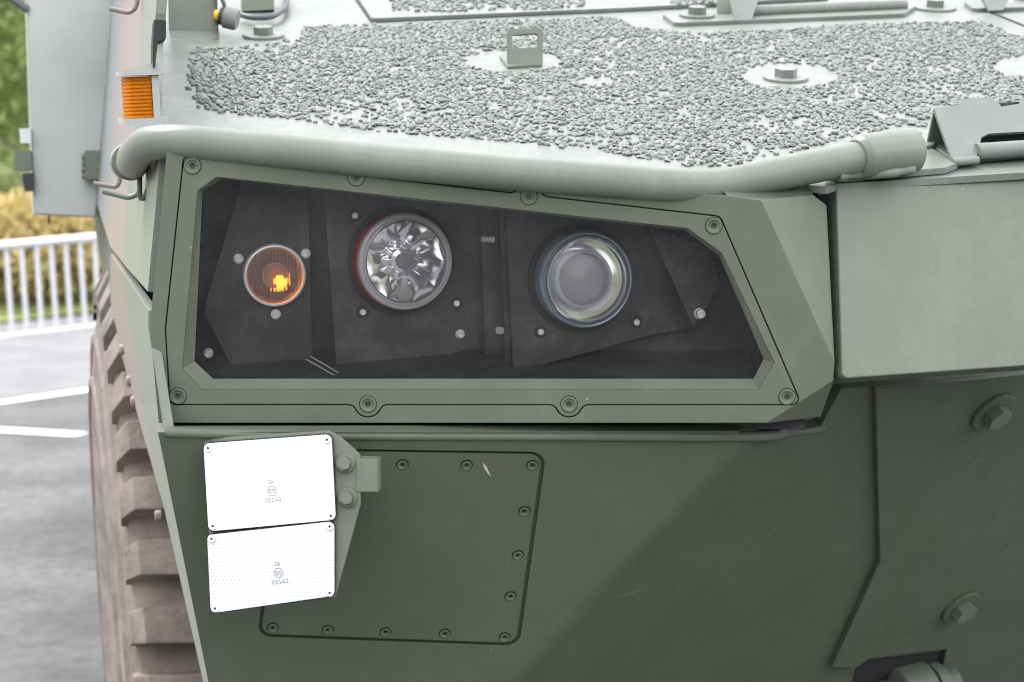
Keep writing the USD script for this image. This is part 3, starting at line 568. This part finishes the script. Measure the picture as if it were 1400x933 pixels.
obj('arch_edge', plate(P_ar, [(121, 262), (134, 266), (150, 340), (156, 415), (150, 415), (143, 385), (131, 320)], .03), paint('arch_paint', (.06, .062, .06), .5), veh)

# ---- side marker lamp
mc = P_up.at(209, 132)
mpoly = sg.Polygon([(.010, -.027), (.010, .027)] + [(-.012 - .024 * abs(math.cos(a)) ** .6, .027 * math.copysign(abs(math.sin(a)) ** .6, math.sin(a))) for a in np.linspace(math.pi / 2, -math.pi / 2, 15)])
mf = (mc, RV, LV, ZV)
def capz(poly, z0, z1, dz): 
    v, f = arr(extr(poly, z1 - z0, z1)); top = v[:, 2] > (z0 + z1) / 2; v = v.copy(); v[top if dz > 0 else ~top, 2] += dz * np.clip((v[top if dz > 0 else ~top, 0] + .045) / .045, 0, 1.2); return (v, f)
mk = obj('side_marker_lamp', [on(mf, capz(mpoly.buffer(.004), .024, .028, .009)), on(mf, capz(mpoly.buffer(.004), -.029, -.024, -.010)), on(mf, extr(sg.box(-.002, -.028, .006, .029), .05, .025))], plain('pale_plastic', (.30, .31, .30), .4), veh, smooth=35)
obj('amber_lens', [on(mf, extr(mpoly.buffer(-.001 - .0009 * (k % 2)).difference(mpoly.buffer(-.0042)).intersection(sg.box(-.06, -.05, -.003, .05)), .0021, -.0235 + .0021 * (k + 1))) for k in range(22)], M_amber, mk)
obj('inner_reflector', on(mf, extr(mpoly.buffer(-.011), .046, .023)), plain('marker_reflector', (.85, .62, .20), .3, .2), mk)

# ---- brackets and rods at the tube's left end
obj('end_bracket', [tube(fillet_path([atd(206, 212, 2.40), atd(205, 252, 2.40), atd(197, 272, 2.40), atd(191, 271, 2.40), atd(191, 240, 2.40)], .008, 5), .0030, 10)], M_paint, gt, smooth=40)
for pts, d, mt in (([(141, 262), (176, 271), (188, 266), (192, 258), (193, 238)], 2.52, M_tube), ([(128, 251), (158, 256), (163, 250), (164, 238)], 2.75, M_camo), ([(150, 12), (176, 18), (185, 12), (188, 0), (188, -30)], 2.75, M_camo)):
    obj('rod', tube(fillet_path([atd(x, y, d) for x, y in pts], .012, 6), .0032, 12), mt, veh, smooth=45)

# ---- big side box further back
Pb = Plane(atd(95, 150, 3.7), fromyaw(13, 2))
bx = obj('side_box', plate(Pb, [(34, -60), (162, -60), (155, 20), (131, 298), (46, 294)], .5, ch=.004), paint('box_paint', (.33, .34, .33), .5), veh)
obj('hinge', [plate(Pb, [(116, 206), (136, 206), (136, 246), (116, 246)], .02, top=.02)] + [tube(np.array([Pb.off(.012).at(112, 214 + 9 * k), Pb.off(.012).at(150, 216 + 9 * k)]), .0055, 8) for k in range(4)], M_paint, bx)
obj('latch', plate(Pb, [(26, 176), (42, 176), (43, 196), (28, 196)], .03, top=.01), M_ring, bx)
obj('latch', [plate(Pb, [(20, 206), (43, 206), (44, 234), (20, 234)], .03, top=.01)], M_paint, bx)
obj('latch', [plate(Pb, [(30, 238), (47, 236), (47, 262), (34, 262)], .03, top=.01)], M_black, bx)
obj('pin', tube(np.array([Pb.off(-.02).at(67, 292), Pb.off(-.02).at(67, 306)]), .0018, 8), M_black, bx)
obj('arm', tube(np.array([Pb.at(12, -4), Pb.at(38, 14)]), .007, 8), M_cable, bx)

# ---- top-left fittings: bent plate, plug, cable
Pt = Plane(P_deck.at(266, 52), fromyaw(8, 12))
cb_ = obj('bent_cover', plate(Pt, [(228, -60), (294, -60), (299, 42), (231, 42)], .004), M_paint, veh)
obj('bent_lip', (lambda q: (np.array([Pt.at(231, 42), Pt.at(299, 42), P_deck.off(.001).at(300, 53), P_deck.off(.001).at(233, 53)]), np.array([[0, 1, 2, 3]])))(0), M_deck, cb_)
obj('side_cheek', plate(Plane(Pt.at(298, 20), RV), (lambda c: sg.Polygon([(0, 0)] + []) if False else sg.box(-.05, -.03, .002, .06))(0), .003), M_paint, cb_)
obj('hinge_block', plate(Plane(atd(219, 52, 2.36), fromyaw(13, 5)), [(211, 27), (227, 28), (227, 52), (216, 57), (212, 92), (209, 92), (209, 60)], .04), M_dark, veh)
pg0 = P_deck.off(.03).at(301, 22); pgd = unit(RV * .9 - ZV * .25 - LV * .3)
plug = obj('cable_plug', tube(np.array([pg0 + pgd * k for k in (.006, .0065, .022, .026)]), [.012, .0155, .0160, .0135], 24), paint('plug_grey', (.15, .16, .15), .5, bev=0), veh, smooth=35)
obj('collar', tube(np.array([pg0 - pgd * .008, pg0 + pgd * .001]), [.0075, .0075], 18), M_yellow, plug)
obj('seal', tube(np.array([pg0 - pgd * .0005, pg0 + pgd * .007]), [.0125, .0125], 20), M_black, plug)
obj('lead', tube(spline([pg0 + pgd * .012, pg0 + pgd * .006 + ZV * .02, pg0 - pgd * .004 + ZV * .045], 8), .003, 10), M_cable, plug, smooth=40)
jb = Plane(P_deck.at(352, 18), fromyaw(10, 12))
obj('junction_box', plate(jb, [(331, -60), (373, -60), (375, 14), (331, 16)], .05, ch=.001), M_paint, veh)
pc = [P_deck.off(.012).at(x, y) for x, y in ((325, 19), (345, 24), (370, 23), (386, 14), (392, 2), (388, -12))]
obj('cable', tube(spline(pc, 8), .0042, 14), M_cable, veh, smooth=45)

# ---- reflector plates and their bracket
P_ref = Plane(atd(370, 665, 2.205), fromyaw(-6, 3))
br = obj('reflector_bracket', plate(P_ref, [(276, 601), (448, 590), (462, 597), (484, 616), (491, 624), (492, 690), (457, 820), (290, 838)], .004, top=-.006, r=.003, ch=.0008), M_paint, veh)
for p in ((472, 633), (475, 680)):
    fr = P_ref.frame(P_ref.off(-.006).at(*p)); fb = obj('flange_bolt', on(fr, dome_cyl(.0108, 0, .0022, .001, 36)), M_paint, br, smooth=35)
    obj('flange_bolt_head', on(fr, bevelhex(.0125, .002, .0085, 14)), M_paint, br)
for p in ((472, 633), (475, 680)):
    a = P_ref.off(-.01).at(*p); obj('standoff', tube(np.array([a, a - P_ref.n * .09]), .006, 12), M_paint, br)
# clamp loop: a flat strap bent round, open from above
cl0 = P_ref.off(-.007).at(501, 650); hh = .0175
prof = sg.Polygon([(-.010, 0), (.0105, 0), (.0105, -.020), (-.010, -.020)]).buffer(.0015)
prof = prof.difference(sg.Polygon([(-.0085, -.0022), (.0078, -.0022), (.0078, -.0178), (-.0085, -.0178)]))
obj('clamp', on((cl0 - P_ref.v * hh, P_ref.u, P_ref.n, P_ref.v), extr(prof, 2 * hh, 2 * hh)), M_paint, br)
def reflector_plate(pts, mat, tx, lab):
    g = rounded(P_ref.poly(pts), .006)
    t = obj('reflector', plate(P_ref, g, .004, top=0, ch=.0006), mat, veh, label=lab)
    obj('rim', plate(P_ref, g.buffer(.0009), .004, top=-.0016), M_black, t)
    cx, cy = np.mean(np.array(pts), 0)
    for p in pts:
        q = (p[0] + (cx - p[0]) * .072, p[1] + (cy - p[1]) * .11)
        b = dome_cyl(.0042, 0, .0012, .0006) - hexa(.0028, -.01, .01, 11)
        obj('screw', [on(P_ref.frame(P_ref.at(*q)), b)], plain('light_rivet', (.72, .72, .74), .4) if not stage.GetPrimAtPath(LK + 'light_rivet') else LK + 'light_rivet', t)
        obj('screw_recess', on(P_ref.frame(P_ref.off(.0004).at(*q)), cyl(.0013, 0, .0003, 8)), M_black, t)
    o = P_ref.loc(P_ref.at(*tx)); ang = rad(-.5); ex = P_ref.xy([pts[0], pts[1]]); ed = unit(ex[1] - ex[0])
    U_ = ed[0] * P_ref.u + ed[1] * P_ref.v; V_ = np.cross(P_ref.n, U_)
    def write(s, dx, dy, h):
        m = meshkit.text_mesh(s, h, .0003); wd = m.bounds[1][0] + m.bounds[0][0]; v = np.array(m.vertices); v[:, 0] += dx - wd / 2; v[:, 1] += dy - h / 2; v[:, 2] += .0001
        return on((P_ref.at(*tx), U_, V_, P_ref.n), (v, np.array(m.faces)))
    rg = on((P_ref.at(*tx), U_, V_, P_ref.n), (cyl(.0052, 0, .0004, 32) - cyl(.0046, -.01, .01, 32)))
    obj('print', [write('IA', -.0002, .0096, .0040), write('E5', 0, 0, .0042), write('02142', 0, -.0096, .0042), rg], M_print, t)
reflector_plate([(278, 607), (453, 594), (459, 711), (285, 727)], M_white, (372, 671), 'upper white rectangular reflector plate')
reflector_plate([(283, 732), (457, 713), (457, 815), (288, 839)], M_cell, (381, 783), 'lower white reflector plate with honeycomb cells')

# ---- mounting plate with washers and tow lug at lower right
P_mp = P_facet.off(.007)
mp_px = [(1197, 532), (1266, 527), (1400, 513), (1560, 499), (1560, 1010), (1266, 1010), (1294, 888), (1187, 901), (1172, 913), (1137, 913), (1203, 768)]
mp = obj('mounting_plate', plate(P_mp, mp_px, .0065, ch=.001), M_lower, veh)
for (x, y, rot) in ((1356, 562, 22), (1312, 829, 8)):
    fr = P_mp.frame(P_mp.at(x, y)); wq = obj('washer', on(fr, dome_cyl(.030, 0, .005, .0012, 56)), M_lower, mp, smooth=35)
    obj('hex_bolt', on(fr, bevelhex(.029, .005, .018, rot)), M_paint, mp)
obj('lug_pocket', plate(P_facet, [(1170, 914), (1187, 903), (1292, 890), (1266, 1010), (1150, 1010)], .001, top=.0012), M_dark, mp)
lc = P_mp.off(.016).at(1240, 948)
lug = obj('tow_lug', tube(np.array([lc - H20 * .030, lc - H20 * .028, lc + H20 * .024, lc + H20 * .026]), [.043, .045, .045, .043], 40), M_paint, veh, smooth=35)
obj('pin', tube(np.array([lc - H20 * .062, lc + H20 * .085]), .026, 28), M_paint, lug, smooth=35)
obj('cheek', tube(np.array([lc + H20 * .038, lc + H20 * .056]), [.037, .037], 32), M_paint, lug, smooth=35)

# ---- scratches and paint scuffs
def scratch(pl, pts, wd, mat):
    p = spline([pl.off(.0004).at(*q) for q in pts], 6); k = len(p); ww = wd * np.sin(np.linspace(.15, math.pi - .15, k)) * rng.uniform(.6, 1.1, k)
    t = np.gradient(p, axis=0); s = np.cross(t, pl.n); s /= np.linalg.norm(s, axis=1, keepdims=True)
    obj('scratch', (np.vstack([p - s * ww[:, None], p + s * ww[:, None]]), np.array([[i, i + 1, k + i + 1, k + i] for i in range(k - 1)])), mat, veh)
M_scr = plain('pale_scratch', (.22, .235, .20), .6)
scratch(P_facet, [(828, 820), (862, 812), (899, 797)], .0006, M_scr)
scratch(P_lower.off(.0), [(660, 633), (665, 642), (671, 652)], .0018, plain('pink_scuff', (.40, .34, .32), .7))
for k in range(30):
    t = rng.random(); x, y = 1345 - 95 * t + rng.normal(0, 9), 610 + 165 * t + rng.normal(0, 12); l = rng.uniform(1, 5)
    scratch(P_mp, [(x, y), (x - l * .5, y + l * .6), (x - l, y + l * 1.3)], .00045, M_scr)
for (x, y, l) in ((1340, 618, 9), (1322, 628, 10), (1332, 632, 8), (1366, 759, 14), (1388, 761, 12), (1165, 895, 12), (1172, 884, 8), (1200, 862, 8), (1236, 876, 9), (1190, 880, 12)):
    scratch(P_mp, [(x, y), (x + l * .4, y - l * .25), (x + l, y - l * .5)], .0008, M_scr)
for k in range(15):
    x, y = rng.uniform(1000, 1110), rng.uniform(640, 800); l = rng.uniform(1, 6)
    scratch(P_facet, [(x, y), (x + l * .3, y + l * .4), (x + l * .2, y + l)], .00035, M_scr)

# ------------------------------------------------------------------ wheel
TR, TW = .668, .34
wo = atd(179, 933, 3.0); wc = wo + LV * TR + RV * (TW / 2); wc[2] = TR
wf = (wc, LV, ZV, -RV)                                    # local z points outwards
M_tyre = usdkit.material(stage, LK + 'dusty_tyre', {'g': ('geometry', {}), 'n': ('noise_texture', {'scale': 14.0, 'detail': 8.0, 'roughness': .65}), 'r': ('rgb_ramp', {'ramp': [(.36, (.140, .112, .099)), (.7, (.275, .226, .200))]}), 'n2': ('noise_texture', {'scale': 55.0, 'detail': 8.0, 'roughness': .7}), 'b': ('bump', {'strength': .7, 'distance': .005}), 'p': ('principled_bsdf', {'roughness': .8}), 'bv': ('bevel', {'radius': .006})},
    [('g.position', 'n.vector'), ('g.position', 'n2.vector'), ('n.fac', 'r.fac'), ('r.color', 'p.base_color'), ('n2.fac', 'b.height'), ('bv.bevel', 'b.normal'), ('b.normal', 'p.normal')], surface='p.BSDF')
h = TW / 2; Rt = TR - .034
tyre_prof = [(.28, h - .03), (.33, h - .006), (.40, h + .006), (.46, h + .008), (.463, h + .012), (.475, h + .012), (.478, h + .006), (.53, h), (.535, h + .004), (.55, h + .003), (.555, h - .003), (Rt - .012, h - .018), (Rt, h - .045), (Rt + .004, 0), (Rt, -h + .045), (Rt - .03, -h + .01), (.45, -h), (.28, -h + .03)]
whl = obj('wheel', lathe(tyre_prof, wf, 120), M_tyre, veh, smooth=35, label='dusty brown tyre under the side flap')
obj('rim', lathe([(.28, h - .03), (.27, h - .06), (.20, h - .08), (.12, h - .05), (.0001, h - .05)], wf, 48), M_paint, whl, smooth=35)
NL = 42
def lugmesh(th0, side):
    w_ = 2 * np.pi / NL
    def pt(th, z, r): return [r * math.cos(th), r * math.sin(th), z]
    zs = [(side * (h - .006), 0.0, -.040), (side * (h - .026), .0, -.002), (side * .065, .05, .002), (side * .026, .25, .003)]
    wid = [.50, .52, .56, .40]; V = []
    for (z, sh, dr), wd in zip(zs, wid):
        c = th0 + sh * w_
        for r, k in ((Rt - .03, 1.12), (TR + dr, 1.0)):
            for s in (-.5, .5): V.append(pt(c + s * wd * w_ * k, z, r))
    V = np.array(V); f = []
    for i in range(3):
        a, b = 4 * i, 4 * i + 4
        f += [[a + 2, a + 3, b + 3, b + 2], [a, a + 2, b + 2, b], [a + 3, a + 1, b + 1, b + 3]]
    f += [[0, 1, 3, 2], [12, 14, 15, 13]]
    m = trimesh.Trimesh(V, np.vstack([[q[0], q[1], q[2]] for q in f] + [[q[0], q[2], q[3]] for q in f]), process=False)
    trimesh.repair.fix_normals(m); return on(wf, m)
for k in range(NL):
    th = 2 * np.pi * k / NL
    for s in (1, -1):
        tt = th + (0 if s > 0 else np.pi / NL)
        if math.cos(tt) < .45 and math.sin(tt) > -.75: obj('tread_block', lugmesh(tt, s), M_tyre, whl)

# ------------------------------------------------------------------ the setting
ASPH = usdkit.material(stage, LK + 'asphalt', {'g': ('geometry', {}), 'n': ('noise_texture', {'scale': 1.6, 'detail': 6.0}), 'r': ('rgb_ramp', {'ramp': [(.36, (.058, .056, .060)), (.64, (.124, .120, .124))]}), 'n2': ('noise_texture', {'scale': 16.0, 'detail': 9.0, 'roughness': .75}), 'r2': ('rgb_ramp', {'ramp': [(.38, (.62,) * 3), (.66, (1.3,) * 3)]}), 'm': ('mix_color', {'blend_type': 'multiply', 'fac': 1.0, 'use_clamp': False}), 'n3': ('noise_texture', {'scale': 260.0}), 'b': ('bump', {'strength': .5, 'distance': .004}), 'p': ('principled_bsdf', {'roughness': .7})},
    [('g.position', 'n.vector'), ('g.position', 'n2.vector'), ('g.position', 'n3.vector'), ('n.fac', 'r.fac'), ('n2.fac', 'r2.fac'), ('r.color', 'm.a'), ('r2.color', 'm.b'), ('m.result', 'p.base_color'), ('n3.fac', 'b.height'), ('b.normal', 'p.normal')], surface='p.BSDF')
def quad(x0, x1, y0, y1, z): return (np.array([[x0, y0, z], [x1, y0, z], [x1, y1, z], [x0, y1, z]], float), np.array([[0, 1, 2, 3]]))
obj('ground', quad(-400, 400, -400, 400, 0), ASPH, label='grey weathered asphalt yard', cat='ground', kind='structure')
G0 = Plane([0, 0, 0], [0, 0, 1.0])
def gpt(px, py): return G0.at(px, py)
fa, fb_ = gpt(-10, 553), gpt(122, 534); fd = unit(fb_ - fa); fn = np.array([-fd[1], fd[0], 0])
PAVE = usdkit.material(stage, LK + 'pale_paving', {'g': ('geometry', {}), 'n': ('noise_texture', {'scale': 3.0, 'detail': 6.0}), 'r': ('rgb_ramp', {'ramp': [(.35, (.125, .123, .130)), (.65, (.165, .162, .172))]}), 'p': ('principled_bsdf', {'roughness': .7})}, [('g.position', 'n.vector'), ('n.fac', 'r.fac'), ('r.color', 'p.base_color')], surface='p.BSDF')
def strip_along(s0, s1, t0, t1, z):                       # a sheet on the ground along the fence line
    c = [fa + fd * s + fn * t + ZV * z for s, t in ((s0, t0), (s1, t0), (s1, t1), (s0, t1))]
    return (np.array(c), np.array([[0, 1, 2, 3]]))
PW = float((gpt(60, 437) - fa) @ fn)
obj('pavement', strip_along(-60, 60, .1, PW, .004), PAVE, label='pale paving behind the white barrier', cat='pavement', kind='structure')
M_wl = plain('road_paint', (.72, .72, .73), .6)
ln0, ln1 = gpt(-300, 572), gpt(112, 595)
ld = unit(ln1 - ln0); lnn = np.array([-ld[1], ld[0], 0]) * .055
obj('painted_line', (np.array([ln0 - lnn, ln1 - lnn, ln1 + lnn, ln0 + lnn]) + ZV * .004, np.array([[0, 1, 2, 3]])), M_wl, label='white painted parking line ending on the asphalt beside the tyre', cat='road marking', kind='structure')
obj('kerb_line', strip_along(-30, 60, -.06, .06, .006), M_wl, label='white painted edge line under the barrier', cat='road marking', kind='structure')

# ---- crowd barriers along the line
M_bar = plain('galvanised', (.62, .63, .66), .4, .3)
def barrier(s0, ln, lab):
    o = fa + fd * s0
    t = thing('crowd_barrier', o, lab, 'barrier', None)
    def bar(a, b, r, nm, n=10): obj(nm, tube(np.array([a, b]), r, n), M_bar, t, smooth=40)
    top, low = .86, .36
    P0 = lambda s, z: o + fd * s + ZV * z
    bar(P0(0, top), P0(ln, top), .024, 'top_rail'); bar(P0(0, low), P0(ln, low), .013, 'bottom_rail')
    bar(P0(0, .02), P0(0, top), .02, 'end_post'); bar(P0(ln, .02), P0(ln, top), .02, 'end_post')
    n = int(ln / .088)
    for k in range(1, n): bar(P0(ln * k / n, low), P0(ln * k / n, top), .0135, 'upright', 8)
    for s in (0.12, ln - .12): 
        obj('foot', tube(np.array([P0(s, .022) - fn * .25, P0(s, .022) + fn * .25]), .018, 8), M_bar, t); obj('foot_stem', tube(np.array([P0(s, .02), P0(s, low)]), .014, 8), M_bar, t)
ss = -.95
barrier(ss, 2.1, 'galvanised crowd barrier with upright bars behind the grey side box')

# ---- bank, shrubs, trees
M_grass = usdkit.material(stage, LK + 'grass_bank', {'g': ('geometry', {}), 'n': ('noise_texture', {'scale': 2.0, 'detail': 6.0}), 'r': ('rgb_ramp', {'ramp': [(.3, (.10, .14, .035)), (.55, (.20, .22, .06)), (.7, (.30, .28, .09))]}), 'p': ('principled_bsdf', {'roughness': .9})}, [('g.position', 'n.vector'), ('n.fac', 'r.fac'), ('r.color', 'p.base_color')], surface='p.BSDF')
xs, ys = np.linspace(-45, 30, 60), np.linspace(0, 60, 50)
gx, gy = np.meshgrid(xs, ys, indexing='ij')
base0 = fa + fn * PW
hz = .02 + .06 * np.clip(gy, 0, 14) + .01 * gy + .25 * (meshkit.fbm(np.stack([gx * .5, gy * .5, gx * 0], -1), 3, 2) - .5) * np.clip(gy / 3, 0, 1)
pts = base0 + gx[..., None] * fd + gy[..., None] * fn + hz[..., None] * ZV
ii, jj = np.meshgrid(np.arange(59), np.arange(49), indexing='ij'); qq = np.stack([ii * 50 + jj, (ii + 1) * 50 + jj, (ii + 1) * 50 + jj + 1, ii * 50 + jj + 1], -1).reshape(-1, 4)
obj('grass_bank', (pts.reshape(-1, 3), qq), M_grass, smooth=True, label='rising grassy bank behind the paving', cat='grass bank', kind='structure')
def leafmat(name, cols):
    return usdkit.material(stage, LK + name, {'g': ('geometry', {}), 'r': ('rgb_ramp', {'ramp': [(i / (len(cols) - 1), c) for i, c in enumerate(cols)]}), 'p': ('principled_bsdf', {'roughness': .6}), 't': ('translucent_bsdf', {}), 'm': ('mix_closure', {'fac': .35})},
        [('g.random_per_island', 'r.fac'), ('r.color', 'p.base_color'), ('r.color', 't.color'), ('p.BSDF', 'm.closure1'), ('t.BSDF', 'm.closure2')], surface='m.closure')
L_yel = leafmat('yellow_leaves', [(.46, .37, .15), (.58, .50, .24), (.48, .50, .22), (.32, .39, .14), (.54, .38, .24), (.26, .34, .12)])
L_grn = leafmat('green_leaves', [(.34, .40, .17), (.48, .54, .28), (.60, .62, .38), (.42, .48, .22)])
M_bark = plain('bark', (.12, .09, .07), .9)
def leaves(cen, rad3, n, size, g):
    d = g.normal(size=(n, 3)); d /= np.linalg.norm(d, axis=1, keepdims=True); rr = g.uniform(.25, 1, n) ** .5
    lump = .72 + .5 * meshkit.fbm(d * 2.2 + cen, 3, 3); p = cen + d * (rr * lump)[:, None] * rad3
    keep = meshkit.fbm(p * 3.0 / max(rad3), 2, 9) > .36; p = p[keep]; n = len(p)
    a = g.normal(size=(n, 3)); a /= np.linalg.norm(a, axis=1, keepdims=True); b = np.cross(a, g.normal(size=(n, 3))); b /= np.linalg.norm(b, axis=1, keepdims=True)
    s = size * g.uniform(.6, 1.3, (n, 1)); V = np.stack([p - a * s, p + b * s * .5, p + a * s, p - b * s * .5], 1).reshape(-1, 3)
    return (V, np.arange(4 * n).reshape(n, 4))
def bush(name, loc, rx, hgt, n, size, mat, label, cat, group, seed, trunk=.0):
    g = np.random.default_rng(seed); t = thing(name, loc, label, cat, group); L_ = np.array(loc, float)
    cz = hgt * (.55 if not trunk else .54); c = L_ + ZV * cz
    obj('crown' if trunk else 'foliage', leaves(c, np.array([rx, rx, hgt * (.48 if not trunk else .52)]), n, size, g), mat, t)
    st = [tube(np.array([L_ - ZV * .1, L_ + ZV * cz * .6, c + ZV * hgt * .2]), [.06 * hgt / 2, .04 * hgt / 2, .01], 8)]
    for k in range(6):
        a = g.uniform(0, 6.28); z0 = g.uniform(.25, .7) * cz * 1.2
        st.append(tube(np.array([L_ + ZV * z0, L_ + ZV * (z0 + .2 * hgt) + np.array([math.cos(a), math.sin(a), 0]) * rx * .6]), [.02 * hgt / 2, .005], 6))
    obj('trunk' if trunk else 'stem', st, M_bark, t)
def bankat(px, d):                                        # a spot on the bank in the direction of px, d metres off
    q = EYE + unit(np.array([(px - 700) / FPX, 1, 0])) * d; t = max(0, (q - fa) @ fn - PW); q[2] = .02 + .06 * min(t, 14) + .01 * t - .05
    return q
sl = ['low shrub with orange and yellow leaves at the left edge of the picture', 'golden yellow shrub behind the left end of the barrier', 'bushy yellow green shrub behind the middle of the barrier', 'rounded orange tinted shrub behind the barrier nearest the wheel', 'yellow shrub partly hidden behind the vehicle flank']
d0 = float(np.linalg.norm((gpt(60, 437) - EYE)[:2]))
for k in range(5):
    bush('shrub', bankat(-75 + 62 * k, d0 + .7 + .45 * (k % 2)), .50, .80 + .08 * (k % 3), 1700, .045, L_yel, sl[k], 'shrub', 'autumn shrubs behind the barrier', 40 + k)
for k, (px, d, r, hh_, lab) in enumerate([(-10, 8, 1.7, 5.2, 'light green broad tree at the left edge of the picture'), (110, 11, 2.0, 6.0, 'taller green tree behind the grey side box'), (-150, 10, 2.2, 6.4, 'large green tree furthest left on the bank'), (40, 15, 2.6, 8.5, 'tall dark green tree furthest back on the bank')]):
    bush('tree', bankat(px, d0 + d), r, hh_, 6000, .10, L_grn, lab, 'tree', 'trees on the grassy bank', 60 + k, 1)

# ---- the wood that closes the yard behind the viewer
g = np.random.default_rng(91); V, Fq, nn = [], [], 0
for k in range(26):
    a = rad(-150 + 300 * k / 25) ; d = g.uniform(17, 21); c = EYE + np.array([math.sin(a) * d * 1.2, -math.cos(a) * d if abs(a) < 1.7 else 3, 0]); hh_ = g.uniform(6.0, 9.0); c[2] = hh_ * .48
    if c[1] > -2: continue
    v, f = leaves(c, np.array([3.2, 2.2, hh_ * .55]), 900, .42, g); V.append(v); Fq.append(f + nn); nn += len(v)
obj('wood', (np.vstack(V), np.vstack(Fq)), L_grn, label='dark wood closing the far side of the yard', cat='wood', kind='stuff')
